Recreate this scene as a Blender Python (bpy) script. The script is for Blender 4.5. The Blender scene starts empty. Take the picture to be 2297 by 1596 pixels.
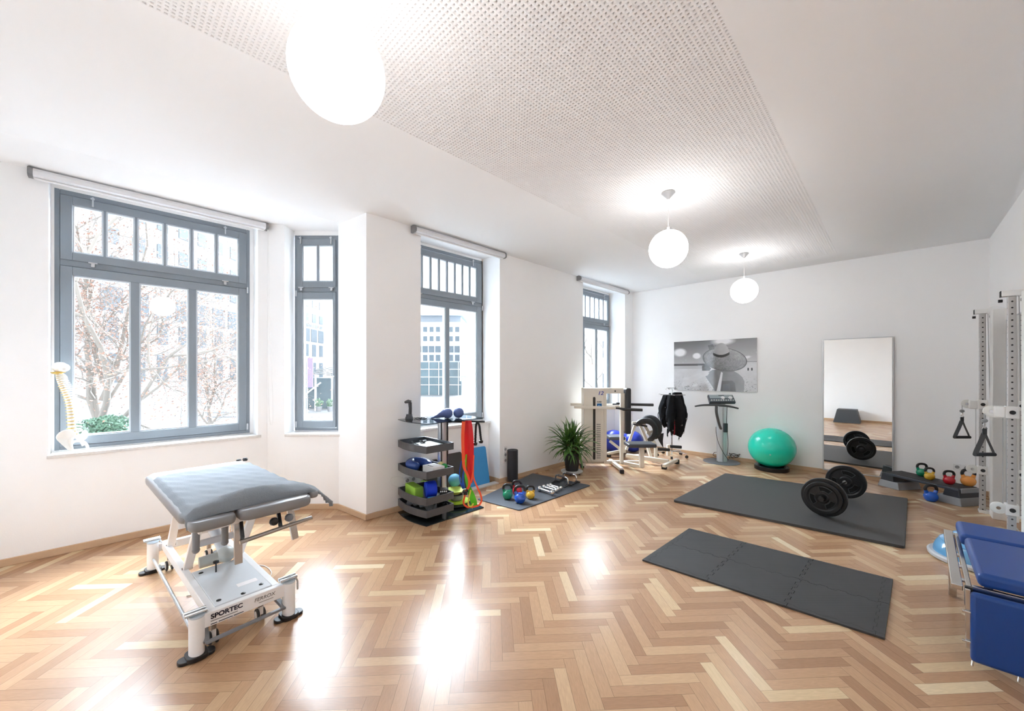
import bpy, math, random
import numpy as np
from mathutils import Vector, Matrix

# ---------------------------------------------------------------- camera, world, lights, exposure
SC = bpy.context.scene
COL = SC.collection
A = math.radians(44.49); CA, SA = math.cos(A), math.sin(A)
FPX, CX, CY, EYE = 878.0, 1148.5, 836.0, 1.6
cam_data = bpy.data.cameras.new('camera')
cam_data.sensor_fit = 'HORIZONTAL'
cam_data.sensor_width = 36.0
cam_data.lens = 36.0 * FPX / 2297.0
cam_data.shift_y = (CY - 798.0) / 2297.0
cam_data.clip_start = 0.05
cam_data.clip_end = 500
cam = bpy.data.objects.new('camera', cam_data)
COL.objects.link(cam)
cam.location = (0, 0, EYE)
cam.rotation_euler = (math.radians(90), 0, A - math.radians(90))
SC.camera = cam

world = bpy.data.worlds.new('overcast_sky')
SC.world = world
world.use_nodes = True
wbg = world.node_tree.nodes['Background']
wbg.inputs[0].default_value = (0.90, 0.955, 1.02, 1)
wbg.inputs[1].default_value = 1.6

SC.view_settings.view_transform = 'Standard'
SC.view_settings.look = 'None'
SC.view_settings.exposure = 1.79
SC.view_settings.gamma = 1.0
SC.view_settings.use_curve_mapping = False
try:
    SC.cycles.max_bounces = 14
    SC.cycles.diffuse_bounces = 8
    SC.cycles.glossy_bounces = 6
    SC.cycles.transparent_max_bounces = 16
    SC.cycles.transmission_bounces = 8
    SC.cycles.sample_clamp_indirect = 8
    SC.cycles.caustics_reflective = False
    SC.cycles.caustics_refractive = False
    SC.cycles.blur_glossy = 0.5
    SC.cycles.use_denoising = True
except Exception:
    pass

# broad bright overcast sky light falling in through the windows
sun_data = bpy.data.lights.new('overcast_sun', 'SUN')
sun_data.energy = 24.0
sun_data.angle = math.radians(92)
sun_data.color = (0.82, 0.925, 1.05)
sun = bpy.data.objects.new('overcast_sun', sun_data)
COL.objects.link(sun)
sun.location = (2, 12, 9)
sun.rotation_euler = Vector((-0.45, -1.0, -0.62)).to_track_quat('-Z', 'Y').to_euler()

def portal(name, p, w, h, nrm):
    l = bpy.data.lights.new(name, 'AREA'); l.shape = 'RECTANGLE'; l.size = w; l.size_y = h
    l.cycles.is_portal = True
    o = bpy.data.objects.new(name, l); COL.objects.link(o)
    o.location = p
    o.rotation_euler = Vector(nrm).to_track_quat('-Z', 'Y').to_euler()
    return o
portal('sky_portal_bay', (0.375, 5.53, 2.08), 1.6, 2.5, (0, -1, 0))
portal('sky_portal_diagonal', (1.75 + .09, 5.07 + .09, 2.08), 0.62, 2.5, (-CA, -SA, 0))
portal('sky_portal_middle', (3.26, 4.54, 2.08), 1.4, 2.5, (0, -1, 0))
portal('sky_portal_far', (6.81, 4.54, 2.08), 1.6, 2.5, (0, -1, 0))

LAMPS = [(0.6215, 1.575), (3.744, 1.568), (6.44, 1.585)]
LAMP_Z, LAMP_R = 2.79, 0.178
LAMP_POWER = 3.5

# ---------------------------------------------------------------- pixel helpers (points on real planes)
def ray(x, y):
    u = (x - CX) / FPX; v = (CY - y) / FPX
    return Vector((CA + u * SA, SA - u * CA, v))
def fl(x, y, z=0.0):
    r = ray(x, y); t = (z - EYE) / r.z
    return Vector((r.x * t, r.y * t, z))
def oY(x, y, Y):
    r = ray(x, y); t = Y / r.y
    return Vector((r.x * t, Y, EYE + r.z * t))
def oX(x, y, X):
    r = ray(x, y); t = X / r.x
    return Vector((X, r.y * t, EYE + r.z * t))
def oD(x, y, D):
    r = ray(x, y)
    return Vector((r.x * D, r.y * D, EYE + r.z * D))
def DR(D, R, z=0.0):
    return Vector((D * CA + R * SA, D * SA - R * CA, z))
def depth(p): return p[0] * CA + p[1] * SA
FW = Vector((CA, SA, 0)); RT = Vector((SA, -CA, 0)); UP = Vector((0, 0, 1))

# ---------------------------------------------------------------- materials
def nt(name):
    m = bpy.data.materials.new(name); m.use_nodes = True
    return m, m.node_tree, m.node_tree.nodes['Principled BSDF']
def lin(c):
    return tuple((x / 12.92 if x <= 0.04045 else ((x + 0.055) / 1.055) ** 2.4) for x in [v / 255.0 for v in c])
MATS = {}
def mat(name, rgb, rough=0.5, metal=0.0, noise=0.0, nscale=30.0, bump=0.0, bscale=200.0, spec=0.5, coat=0.0, srgb=True, alpha=1.0, trans=0.0, sheen=0.0, emit=0.0):
    if name in MATS: return MATS[name]
    m, t, b = nt(name)
    c = lin(rgb) if srgb else rgb
    b.inputs['Base Color'].default_value = (*c, 1)
    b.inputs['Roughness'].default_value = rough
    b.inputs['Metallic'].default_value = metal
    b.inputs['Specular IOR Level'].default_value = spec
    b.inputs['Coat Weight'].default_value = coat
    b.inputs['Alpha'].default_value = alpha
    b.inputs['Transmission Weight'].default_value = trans
    b.inputs['Sheen Weight'].default_value = sheen
    if emit:
        b.inputs['Emission Color'].default_value = (*c, 1); b.inputs['Emission Strength'].default_value = emit
    tc = t.nodes.new('ShaderNodeTexCoord')
    n = t.nodes.new('ShaderNodeTexNoise'); n.inputs['Scale'].default_value = nscale; n.inputs['Detail'].default_value = 4
    t.links.new(tc.outputs['Object'], n.inputs['Vector'])
    mr = t.nodes.new('ShaderNodeMapRange')
    k = max(noise, 0.02)
    mr.inputs[3].default_value = 1 - k; mr.inputs[4].default_value = 1 + k
    t.links.new(n.outputs['Fac'], mr.inputs[0])
    vm = t.nodes.new('ShaderNodeVectorMath'); vm.operation = 'SCALE'
    vm.inputs[0].default_value = c
    t.links.new(mr.outputs[0], vm.inputs['Scale'])
    t.links.new(vm.outputs[0], b.inputs['Base Color'])
    if bump:
        n2 = t.nodes.new('ShaderNodeTexNoise'); n2.inputs['Scale'].default_value = bscale; n2.inputs['Detail'].default_value = 3
        t.links.new(tc.outputs['Object'], n2.inputs['Vector'])
        bp = t.nodes.new('ShaderNodeBump'); bp.inputs['Strength'].default_value = bump; bp.inputs['Distance'].default_value = 0.004
        t.links.new(n2.outputs['Fac'], bp.inputs['Height']); t.links.new(bp.outputs[0], b.inputs['Normal'])
    MATS[name] = m
    return m

def glass_mat(name, tint=(1, 1, 1), refl=0.06, rough=0.0, opacity=0.0, ocol=(0.1, 0.1, 0.1)):
    m = bpy.data.materials.new(name); m.use_nodes = True; t = m.node_tree; t.nodes.clear()
    out = t.nodes.new('ShaderNodeOutputMaterial')
    tr = t.nodes.new('ShaderNodeBsdfTransparent'); tr.inputs[0].default_value = (*tint, 1)
    gl = t.nodes.new('ShaderNodeBsdfGlossy'); gl.inputs['Roughness'].default_value = rough
    lw = t.nodes.new('ShaderNodeLayerWeight'); lw.inputs[0].default_value = 0.5
    pw = t.nodes.new('ShaderNodeMath'); pw.operation = 'POWER'; pw.inputs[1].default_value = 5.0
    t.links.new(lw.outputs['Facing'], pw.inputs[0])
    ma = t.nodes.new('ShaderNodeMath'); ma.operation = 'MULTIPLY_ADD'; ma.inputs[1].default_value = 0.9; ma.inputs[2].default_value = 0.035 + refl; ma.use_clamp = True
    t.links.new(pw.outputs[0], ma.inputs[0])
    mx = t.nodes.new('ShaderNodeMixShader'); t.links.new(ma.outputs[0], mx.inputs[0])
    t.links.new(tr.outputs[0], mx.inputs[1]); t.links.new(gl.outputs[0], mx.inputs[2])
    last = mx
    if opacity:
        df = t.nodes.new('ShaderNodeBsdfDiffuse'); df.inputs[0].default_value = (*ocol, 1)
        m2 = t.nodes.new('ShaderNodeMixShader'); m2.inputs[0].default_value = opacity
        t.links.new(mx.outputs[0], m2.inputs[1]); t.links.new(df.outputs[0], m2.inputs[2]); last = m2
    t.links.new(last.outputs[0], out.inputs[0])
    return m

WHITE = mat('white_wall_paint', (248, 248, 248), 0.75, noise=0.012, nscale=3, bump=0.12, bscale=120, spec=0.25)
CEILW = mat('white_ceiling_paint', (250, 250, 250), 0.8, noise=0.008, nscale=2, spec=0.2)
FRAMEG = mat('grey_window_paint', (134, 143, 151), 0.38, noise=0.03, nscale=20, bump=0.05, bscale=80)
FRAMEL = mat('light_glazing_bead', (205, 212, 218), 0.35)
OAK = mat('oak_baseboard_wood', (203, 172, 140), 0.42, noise=0.08, nscale=12)
ALU = mat('brushed_aluminium', (205, 207, 210), 0.32, 0.85, noise=0.03)
ALUG = mat('silver_grey_plastic', (168, 168, 168), 0.4, 0.2)
CHROME = mat('polished_chrome', (215, 215, 215), 0.08, 1.0)
STEELB = mat('brushed_steel', (165, 160, 155), 0.28, 1.0)
WPAINT = mat('white_powder_coat', (240, 240, 240), 0.3, noise=0.02)
CREAM = mat('cream_powder_coat', (228, 221, 208), 0.38, noise=0.02)
BLACKP = mat('black_plastic', (28, 28, 30), 0.42, noise=0.05)
BLACKV = mat('black_vinyl', (40, 41, 44), 0.45, noise=0.05, bump=0.08, bscale=300)
DGREY = mat('dark_grey_metal', (70, 72, 77), 0.4, 0.25)
GREYV = mat('grey_vinyl', (128, 127, 128), 0.32, noise=0.03, bump=0.05, bscale=300)
GREYP = mat('grey_plastic', (128, 131, 136), 0.4)
RUBBER = mat('black_rubber', (22, 23, 24), 0.55, noise=0.08)
WPLAST = mat('white_plastic', (236, 236, 235), 0.3)
WINGLASS = glass_mat('window_glass', (0.97, 0.98, 0.98), 0.0)

# ---------------------------------------------------------------- mesh builder
class M:
    def __init__(s): s.v = []; s.f = []; s.mi = []; s.cur = 0
    def add(s, vs, fs):
        o = len(s.v); s.v += [tuple(v) for v in vs]
        for f in fs: s.f.append(tuple(i + o for i in f)); s.mi.append(s.cur)
        return s
    def box(s, a, b, ax=None):
        x0, y0, z0 = a; x1, y1, z1 = b
        x0, x1 = min(x0, x1), max(x0, x1); y0, y1 = min(y0, y1), max(y0, y1); z0, z1 = min(z0, z1), max(z0, z1)
        vs = [(x0, y0, z0), (x1, y0, z0), (x1, y1, z0), (x0, y1, z0), (x0, y0, z1), (x1, y0, z1), (x1, y1, z1), (x0, y1, z1)]
        if ax is not None:
            O, ex, ey, ez = ax
            vs = [O + ex * v[0] + ey * v[1] + ez * v[2] for v in vs]
        return s.add(vs, [(0, 3, 2, 1), (4, 5, 6, 7), (0, 1, 5, 4), (1, 2, 6, 5), (2, 3, 7, 6), (3, 0, 4, 7)])
    def bar(s, p0, p1, w, h, up=None):
        p0 = Vector(p0); p1 = Vector(p1); d = (p1 - p0); L = d.length; d.normalize()
        up = Vector(up) if up else (Vector((0, 0, 1)) if abs(d.z) < 0.95 else FW.copy())
        sx = d.cross(up).normalized(); sz = sx.cross(d).normalized()
        return s.box((-w / 2, 0, -h / 2), (w / 2, L, h / 2), (p0, sx, d, sz))
    def cyl(s, p0, p1, r, r1=None, n=20, caps=True):
        p0 = Vector(p0); p1 = Vector(p1); r1 = r if r1 is None else r1
        d = (p1 - p0).normalized()
        u = d.orthogonal().normalized(); w = d.cross(u)
        vs = []
        for p, rr in ((p0, r), (p1, r1)):
            for i in range(n):
                a = 2 * math.pi * i / n
                vs.append(p + (u * math.cos(a) + w * math.sin(a)) * rr)
        fs = [(i, (i + 1) % n, n + (i + 1) % n, n + i) for i in range(n)]
        if caps: fs += [tuple(range(n - 1, -1, -1)), tuple(range(n, 2 * n))]
        return s.add(vs, fs)
    def tube(s, pts, r, n=10, closed=False, caps=True, flat=1.0):
        pts = [Vector(p) for p in pts]; N = len(pts)
        rs = r if isinstance(r, (list, tuple)) else [r] * N
        vs = []; prev = None
        for i, p in enumerate(pts):
            a = pts[(i - 1) % N] if (i > 0 or closed) else p
            b = pts[(i + 1) % N] if (i < N - 1 or closed) else p
            d = (b - a).normalized()
            if prev is None: u = d.orthogonal().normalized()
            else:
                u = prev - d * prev.dot(d)
                u = u.normalized() if u.length > 1e-6 else d.orthogonal().normalized()
            prev = u; w = d.cross(u)
            for k in range(n):
                t = 2 * math.pi * k / n
                vs.append(p + (u * math.cos(t) + w * math.sin(t) * flat) * rs[i])
        fs = []
        for i in range(N if closed else N - 1):
            j = (i + 1) % N
            for k in range(n):
                k2 = (k + 1) % n
                fs.append((i * n + k, i * n + k2, j * n + k2, j * n + k))
        if caps and not closed:
            fs += [tuple(range(n - 1, -1, -1)), tuple(range((N - 1) * n, N * n))]
        return s.add(vs, fs)
    def ell(s, c, r, nu=24, nv=14, ax=None):
        c = Vector(c)
        if not isinstance(r, (tuple, list)): r = (r, r, r)
        ex, ey, ez = ax if ax else (Vector((1, 0, 0)), Vector((0, 1, 0)), Vector((0, 0, 1)))
        vs = [c + ez * r[2]]
        for j in range(1, nv):
            ph = math.pi * j / nv
            for i in range(nu):
                t = 2 * math.pi * i / nu
                vs.append(c + ex * (r[0] * math.sin(ph) * math.cos(t)) + ey * (r[1] * math.sin(ph) * math.sin(t)) + ez * (r[2] * math.cos(ph)))
        vs.append(c - ez * r[2])
        fs = [(0, 1 + i, 1 + (i + 1) % nu) for i in range(nu)]
        for j in range(nv - 2):
            for i in range(nu):
                a = 1 + j * nu + i; b = 1 + j * nu + (i + 1) % nu
                fs.append((a, a + nu, b + nu, b))
        L = len(vs) - 1; o = 1 + (nv - 2) * nu
        fs += [(L, o + (i + 1) % nu, o + i) for i in range(nu)]
        return s.add(vs, fs)
    def lathe(s, prof, c=(0, 0, 0), axis=None, n=28):
        c = Vector(c); d = Vector(axis).normalized() if axis else Vector((0, 0, 1))
        u = d.orthogonal().normalized(); w = d.cross(u); vs = []
        for r, h in prof:
            for i in range(n):
                a = 2 * math.pi * i / n
                vs.append(c + d * h + (u * math.cos(a) + w * math.sin(a)) * r)
        fs = []
        for j in range(len(prof) - 1):
            for i in range(n):
                k = (i + 1) % n
                fs.append((j * n + i, j * n + k, (j + 1) * n + k, (j + 1) * n + i))
        if prof[0][0] > 1e-5: fs.append(tuple(range(n - 1, -1, -1)))
        if prof[-1][0] > 1e-5: fs.append(tuple(range((len(prof) - 1) * n, len(prof) * n)))
        return s.add(vs, fs)
    def prism(s, poly, z0, z1, ax=None):
        n = len(poly)
        area = sum(poly[i][0] * poly[(i + 1) % n][1] - poly[(i + 1) % n][0] * poly[i][1] for i in range(n))
        if area < 0: poly = poly[::-1]
        vs = [(p[0], p[1], z0) for p in poly] + [(p[0], p[1], z1) for p in poly]
        if ax is not None:
            O, ex, ey, ez = ax; vs = [O + ex * v[0] + ey * v[1] + ez * v[2] for v in vs]
        fs = [tuple(range(n - 1, -1, -1)), tuple(range(n, 2 * n))] + [(i, (i + 1) % n, n + (i + 1) % n, n + i) for i in range(n)]
        return s.add(vs, fs)
    def ribbon(s, pts, w, side, th=0.003):
        pts = [Vector(p) for p in pts]; side = Vector(side).normalized()
        ws = w if isinstance(w, (list, tuple)) else [w] * len(pts); vs = []
        for i, p in enumerate(pts):
            a = pts[max(i - 1, 0)]; b = pts[min(i + 1, len(pts) - 1)]
            t = (b - a).normalized(); sd = (side - t * side.dot(t))
            sd = sd.normalized() if sd.length > 1e-4 else t.orthogonal().normalized()
            nn = t.cross(sd).normalized() * th / 2; h = sd * ws[i] / 2
            vs += [p - h - nn, p + h - nn, p + h + nn, p - h + nn]
        fs = []
        for i in range(len(pts) - 1):
            for k in range(4):
                fs.append((i * 4 + k, i * 4 + (k + 1) % 4, i * 4 + 4 + (k + 1) % 4, i * 4 + 4 + k))
        e = (len(pts) - 1) * 4
        fs += [(3, 2, 1, 0), (e, e + 1, e + 2, e + 3)]
        return s.add(vs, fs)
    def build(s, name, mats, parent=None, smooth=True, bevel=0.0, ang=35, seg=2):
        v = np.array(s.v, dtype=float)
        c = (v.min(0) + v.max(0)) / 2
        if parent is None: c[2] = v[:, 2].min()
        me = bpy.data.meshes.new(name)
        me.from_pydata([tuple(x) for x in (v - c)], [], s.f)
        if not isinstance(mats, (list, tuple)): mats = [mats]
        for m in mats: me.materials.append(m)
        if len(mats) > 1: me.polygons.foreach_set('material_index', s.mi)
        me.validate(); me.update()
        if smooth:
            me.polygons.foreach_set('use_smooth', [True] * len(me.polygons))
            me.set_sharp_from_angle(angle=math.radians(ang))
        o = bpy.data.objects.new(name, me); COL.objects.link(o)
        place(o, Vector(c), parent)
        if bevel:
            b = o.modifiers.new('bevel', 'BEVEL'); b.width = bevel; b.segments = seg; b.limit_method = 'ANGLE'; b.angle_limit = math.radians(40)
        return o
WO = {}
def place(o, c, parent):
    WO[o.name] = Vector(c)
    if parent is not None:
        o.parent = parent; o.location = Vector(c) - WO[parent.name]
    else: o.location = c
def thing(name, loc, label, cat, group=None):
    o = bpy.data.objects.new(name, None); COL.objects.link(o)
    o.empty_display_size = 0.1
    place(o, Vector(loc), None)
    return tag(o, label, cat, group)
def tag(o, label=None, cat=None, group=None, kind=None):
    if label: o['label'] = label
    if cat: o['category'] = cat
    if group: o['group'] = group
    if kind: o['kind'] = kind
    return o
def struct(o): o['kind'] = 'structure'; return o
def text(name, s, size, O, ex, ey, m, parent, depth_=0.001, shear=0.0, bold=0.0, align='LEFT', width=None):
    cu = bpy.data.curves.new(name, 'FONT'); cu.body = s; cu.size = size; cu.extrude = depth_; cu.shear = shear; cu.offset = bold; cu.align_x = align
    tmp = bpy.data.objects.new(name + '_tmp', cu); COL.objects.link(tmp)
    bpy.context.view_layer.update()
    me = bpy.data.meshes.new_from_object(tmp.evaluated_get(bpy.context.evaluated_depsgraph_get()))
    bpy.data.objects.remove(tmp); bpy.data.curves.remove(cu)
    ex = Vector(ex).normalized(); ey = Vector(ey).normalized(); ez = ex.cross(ey)
    vs = np.array([v.co[:] for v in me.vertices])
    sc = 1.0
    if width: sc = width / (vs[:, 0].max() - vs[:, 0].min())
    mb = M()
    mb.add([Vector(O) + ex * (v[0] * sc) + ey * v[1] + ez * v[2] for v in vs], [tuple(p.vertices) for p in me.polygons])
    bpy.data.meshes.remove(me)
    return mb.build(name, m, parent, smooth=False)
def arc(c, r, a0, a1, n, ex, ey):
    return [Vector(c) + Vector(ex) * (r * math.cos(a0 + (a1 - a0) * i / n)) + Vector(ey) * (r * math.sin(a0 + (a1 - a0) * i / n)) for i in range(n + 1)]
def smoothpts(pts, n=6):
    pts = [Vector(p) for p in pts]; out = []
    for i in range(len(pts) - 1):
        p0 = pts[max(i - 1, 0)]; p1 = pts[i]; p2 = pts[i + 1]; p3 = pts[min(i + 2, len(pts) - 1)]
        for k in range(n):
            t = k / n
            out.append(0.5 * ((2 * p1) + (p2 - p0) * t + (2 * p0 - 5 * p1 + 4 * p2 - p3) * t * t + (3 * p1 - p0 - 3 * p2 + p3) * t ** 3))
    out.append(pts[-1]); return out
def rrect(x0, y0, x1, y1, r, n=5):
    out = []
    for cx, cy, a in ((x1 - r, y1 - r, 0), (x0 + r, y1 - r, 90), (x0 + r, y0 + r, 180), (x1 - r, y0 + r, 270)):
        for i in range(n + 1):
            t = math.radians(a + 90 * i / n); out.append((cx + r * math.cos(t), cy + r * math.sin(t)))
    return out
def xyz(O, ex, ey): return (Vector(O), Vector(ex), Vector(ey), Vector(ex).cross(Vector(ey)))

# ================================================================ THE ROOM
HC = 3.335          # ceiling height
XN, XB = -1.1, 7.93  # near wall, back wall
YR = -0.86          # right wall
YW, YBAY = 4.10, 5.25
LF = (0.6215, 1.575)
NW4 = Vector((-CA, -SA, 0))   # towards the camera
E4 = Vector((SA, -CA, 0))     # along the diagonal wall, to the right

# ---- floor
def math_node(t, op, a, b=None, c=None):
    n = t.nodes.new('ShaderNodeMath'); n.operation = op
    for i, q in enumerate((a, b, c)):
        if q is None: continue
        if isinstance(q, (int, float)): n.inputs[i].default_value = q
        else: t.links.new(q, n.inputs[i])
    return n.outputs[0]
def floor_material():
    m, t, bs = nt('oak_herringbone_parquet')
    th = math.radians(3.0); c, s = math.cos(th), math.sin(th)
    g = t.nodes.new('ShaderNodeNewGeometry'); sx = t.nodes.new('ShaderNodeSeparateXYZ'); t.links.new(g.outputs['Position'], sx.inputs[0])
    X, Y = sx.outputs[0], sx.outputs[1]
    mt = lambda *a: math_node(t, *a)
    W = 0.0677
    a = mt('ADD', mt('MULTIPLY', X, (SA * c + CA * s) / W), mt('MULTIPLY', Y, (-CA * c + SA * s) / W))
    b = mt('ADD', mt('MULTIPLY', X, (CA * c - SA * s) / W), mt('MULTIPLY', Y, (SA * c + CA * s) / W))
    a = mt('SUBTRACT', a, 0.807 / W); b = mt('SUBTRACT', b, 2.168 / W)
    i = mt('FLOOR', a); j = mt('FLOOR', b)
    k = mt('FLOORED_MODULO', mt('ADD', mt('SUBTRACT', i, j), 11.0 + 0.001), 12.0)
    k = mt('FLOOR', k)
    isH = mt('LESS_THAN', k, 5.5)
    stH = mt('SUBTRACT', i, k); stV = mt('ADD', mt('SUBTRACT', j, 11.0), k)
    def mix(h, v): return mt('ADD', mt('MULTIPLY', isH, h), mt('MULTIPLY', mt('SUBTRACT', 1.0, isH), v))
    along = mix(mt('SUBTRACT', a, stH), mt('SUBTRACT', b, stV))
    across = mix(mt('SUBTRACT', b, j), mt('SUBTRACT', a, i))
    id1 = mix(stH, mt('ADD', i, 517.0)); id2 = mix(j, mt('ADD', stV, 211.0))
    cv = t.nodes.new('ShaderNodeCombineXYZ'); t.links.new(id1, cv.inputs[0]); t.links.new(id2, cv.inputs[1]); t.links.new(isH, cv.inputs[2])
    wn = t.nodes.new('ShaderNodeTexWhiteNoise'); wn.noise_dimensions = '3D'; t.links.new(cv.outputs[0], wn.inputs['Vector'])
    rnd = wn.outputs['Value']
    ramp = t.nodes.new('ShaderNodeValToRGB'); t.links.new(rnd, ramp.inputs[0])
    cols = [(0.0, (168, 128, 96)), (0.15, (180, 139, 105)), (0.45, (190, 150, 115)), (0.7, (197, 159, 122)), (0.86, (206, 171, 133)), (0.95, (217, 188, 148)), (1.0, (228, 205, 168))]
    el = ramp.color_ramp.elements
    el[0].position = 0; el[0].color = (*lin(cols[0][1]), 1); el[1].position = 1; el[1].color = (*lin(cols[-1][1]), 1)
    for p, cc in cols[1:-1]:
        e = el.new(p); e.color = (*lin(cc), 1)
    # grain
    sep = t.nodes.new('ShaderNodeSeparateColor'); t.links.new(wn.outputs['Color'], sep.inputs[0])
    gv = t.nodes.new('ShaderNodeCombineXYZ')
    t.links.new(mt('ADD', mt('MULTIPLY', along, 0.22), mt('MULTIPLY', sep.outputs[0], 90.0)), gv.inputs[0])
    t.links.new(mt('ADD', mt('MULTIPLY', across, 2.2), mt('MULTIPLY', sep.outputs[1], 70.0)), gv.inputs[1])
    t.links.new(mt('MULTIPLY', sep.outputs[2], 40.0), gv.inputs[2])
    n1 = t.nodes.new('ShaderNodeTexNoise'); n1.inputs['Scale'].default_value = 1.6; n1.inputs['Detail'].default_value = 3; t.links.new(gv.outputs[0], n1.inputs['Vector'])
    rings = mt('SINE', mt('MULTIPLY', n1.outputs['Fac'], 46.0))
    gv2 = t.nodes.new('ShaderNodeCombineXYZ')
    t.links.new(mt('ADD', mt('MULTIPLY', along, 0.5), mt('MULTIPLY', sep.outputs[0], 50.0)), gv2.inputs[0])
    t.links.new(mt('ADD', mt('MULTIPLY', across, 14.0), mt('MULTIPLY', sep.outputs[1], 50.0)), gv2.inputs[1])
    n2 = t.nodes.new('ShaderNodeTexNoise'); n2.inputs['Scale'].default_value = 2.0; n2.inputs['Detail'].default_value = 6; t.links.new(gv2.outputs[0], n2.inputs['Vector'])
    grain = mt('ADD', mt('MULTIPLY', rings, 0.045), mt('MULTIPLY', mt('SUBTRACT', n2.outputs['Fac'], 0.5), 0.34))
    fac = mt('ADD', grain, 1.0)
    d1 = mt('MINIMUM', across, mt('SUBTRACT', 1.0, across)); d2 = mt('MINIMUM', along, mt('SUBTRACT', 6.0, along))
    dd = mt('MINIMUM', d1, d2)
    mrs = t.nodes.new('ShaderNodeMapRange'); mrs.inputs[1].default_value = 0.006; mrs.inputs[2].default_value = 0.028
    mrs.inputs[3].default_value = 0.5; mrs.inputs[4].default_value = 0.90; t.links.new(dd, mrs.inputs[0])
    fac = mt('MULTIPLY', fac, mrs.outputs[0])
    vm = t.nodes.new('ShaderNodeVectorMath'); vm.operation = 'SCALE'; t.links.new(ramp.outputs[0], vm.inputs[0]); t.links.new(fac, vm.inputs['Scale'])
    t.links.new(vm.outputs[0], bs.inputs['Base Color'])
    ro = t.nodes.new('ShaderNodeTexNoise'); ro.inputs['Scale'].default_value = 2.2; ro.inputs['Detail'].default_value = 5
    t.links.new(g.outputs['Position'], ro.inputs['Vector'])
    mrr = t.nodes.new('ShaderNodeMapRange'); mrr.inputs[3].default_value = 0.262; mrr.inputs[4].default_value = 0.268
    t.links.new(ro.outputs['Fac'], mrr.inputs[0]); t.links.new(mrr.outputs[0], bs.inputs['Roughness'])
    bs.inputs['Specular IOR Level'].default_value = 0.5
    # every board lies a hair differently
    tl = t.nodes.new('ShaderNodeVectorMath'); tl.operation = 'SUBTRACT'; t.links.new(wn.outputs['Color'], tl.inputs[0]); tl.inputs[1].default_value = (0.5, 0.5, 0.5)
    ts = t.nodes.new('ShaderNodeVectorMath'); ts.operation = 'SCALE'; ts.inputs['Scale'].default_value = 0.008; t.links.new(tl.outputs[0], ts.inputs[0])
    ta = t.nodes.new('ShaderNodeVectorMath'); ta.operation = 'ADD'; t.links.new(g.outputs['Normal'], ta.inputs[0]); t.links.new(ts.outputs[0], ta.inputs[1])
    tn = t.nodes.new('ShaderNodeVectorMath'); tn.operation = 'NORMALIZE'; t.links.new(ta.outputs[0], tn.inputs[0])
    bp = t.nodes.new('ShaderNodeBump'); bp.inputs['Strength'].default_value = 0.25; bp.inputs['Distance'].default_value = 0.0006
    t.links.new(mrs.outputs[0], bp.inputs['Height']); t.links.new(tn.outputs[0], bp.inputs['Normal'])
    t.links.new(bp.outputs[0], bs.inputs['Normal'])
    return m
mb = M()
mb.box((XN - 0.2, YR - 0.2, -0.1), (XB + 0.2, YW + .45, 0.0)); mb.box((XN - 0.2, YW + .45, -0.1), (2.0, 5.5, 0.0))
struct(mb.build('floor', floor_material(), smooth=False))

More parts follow.
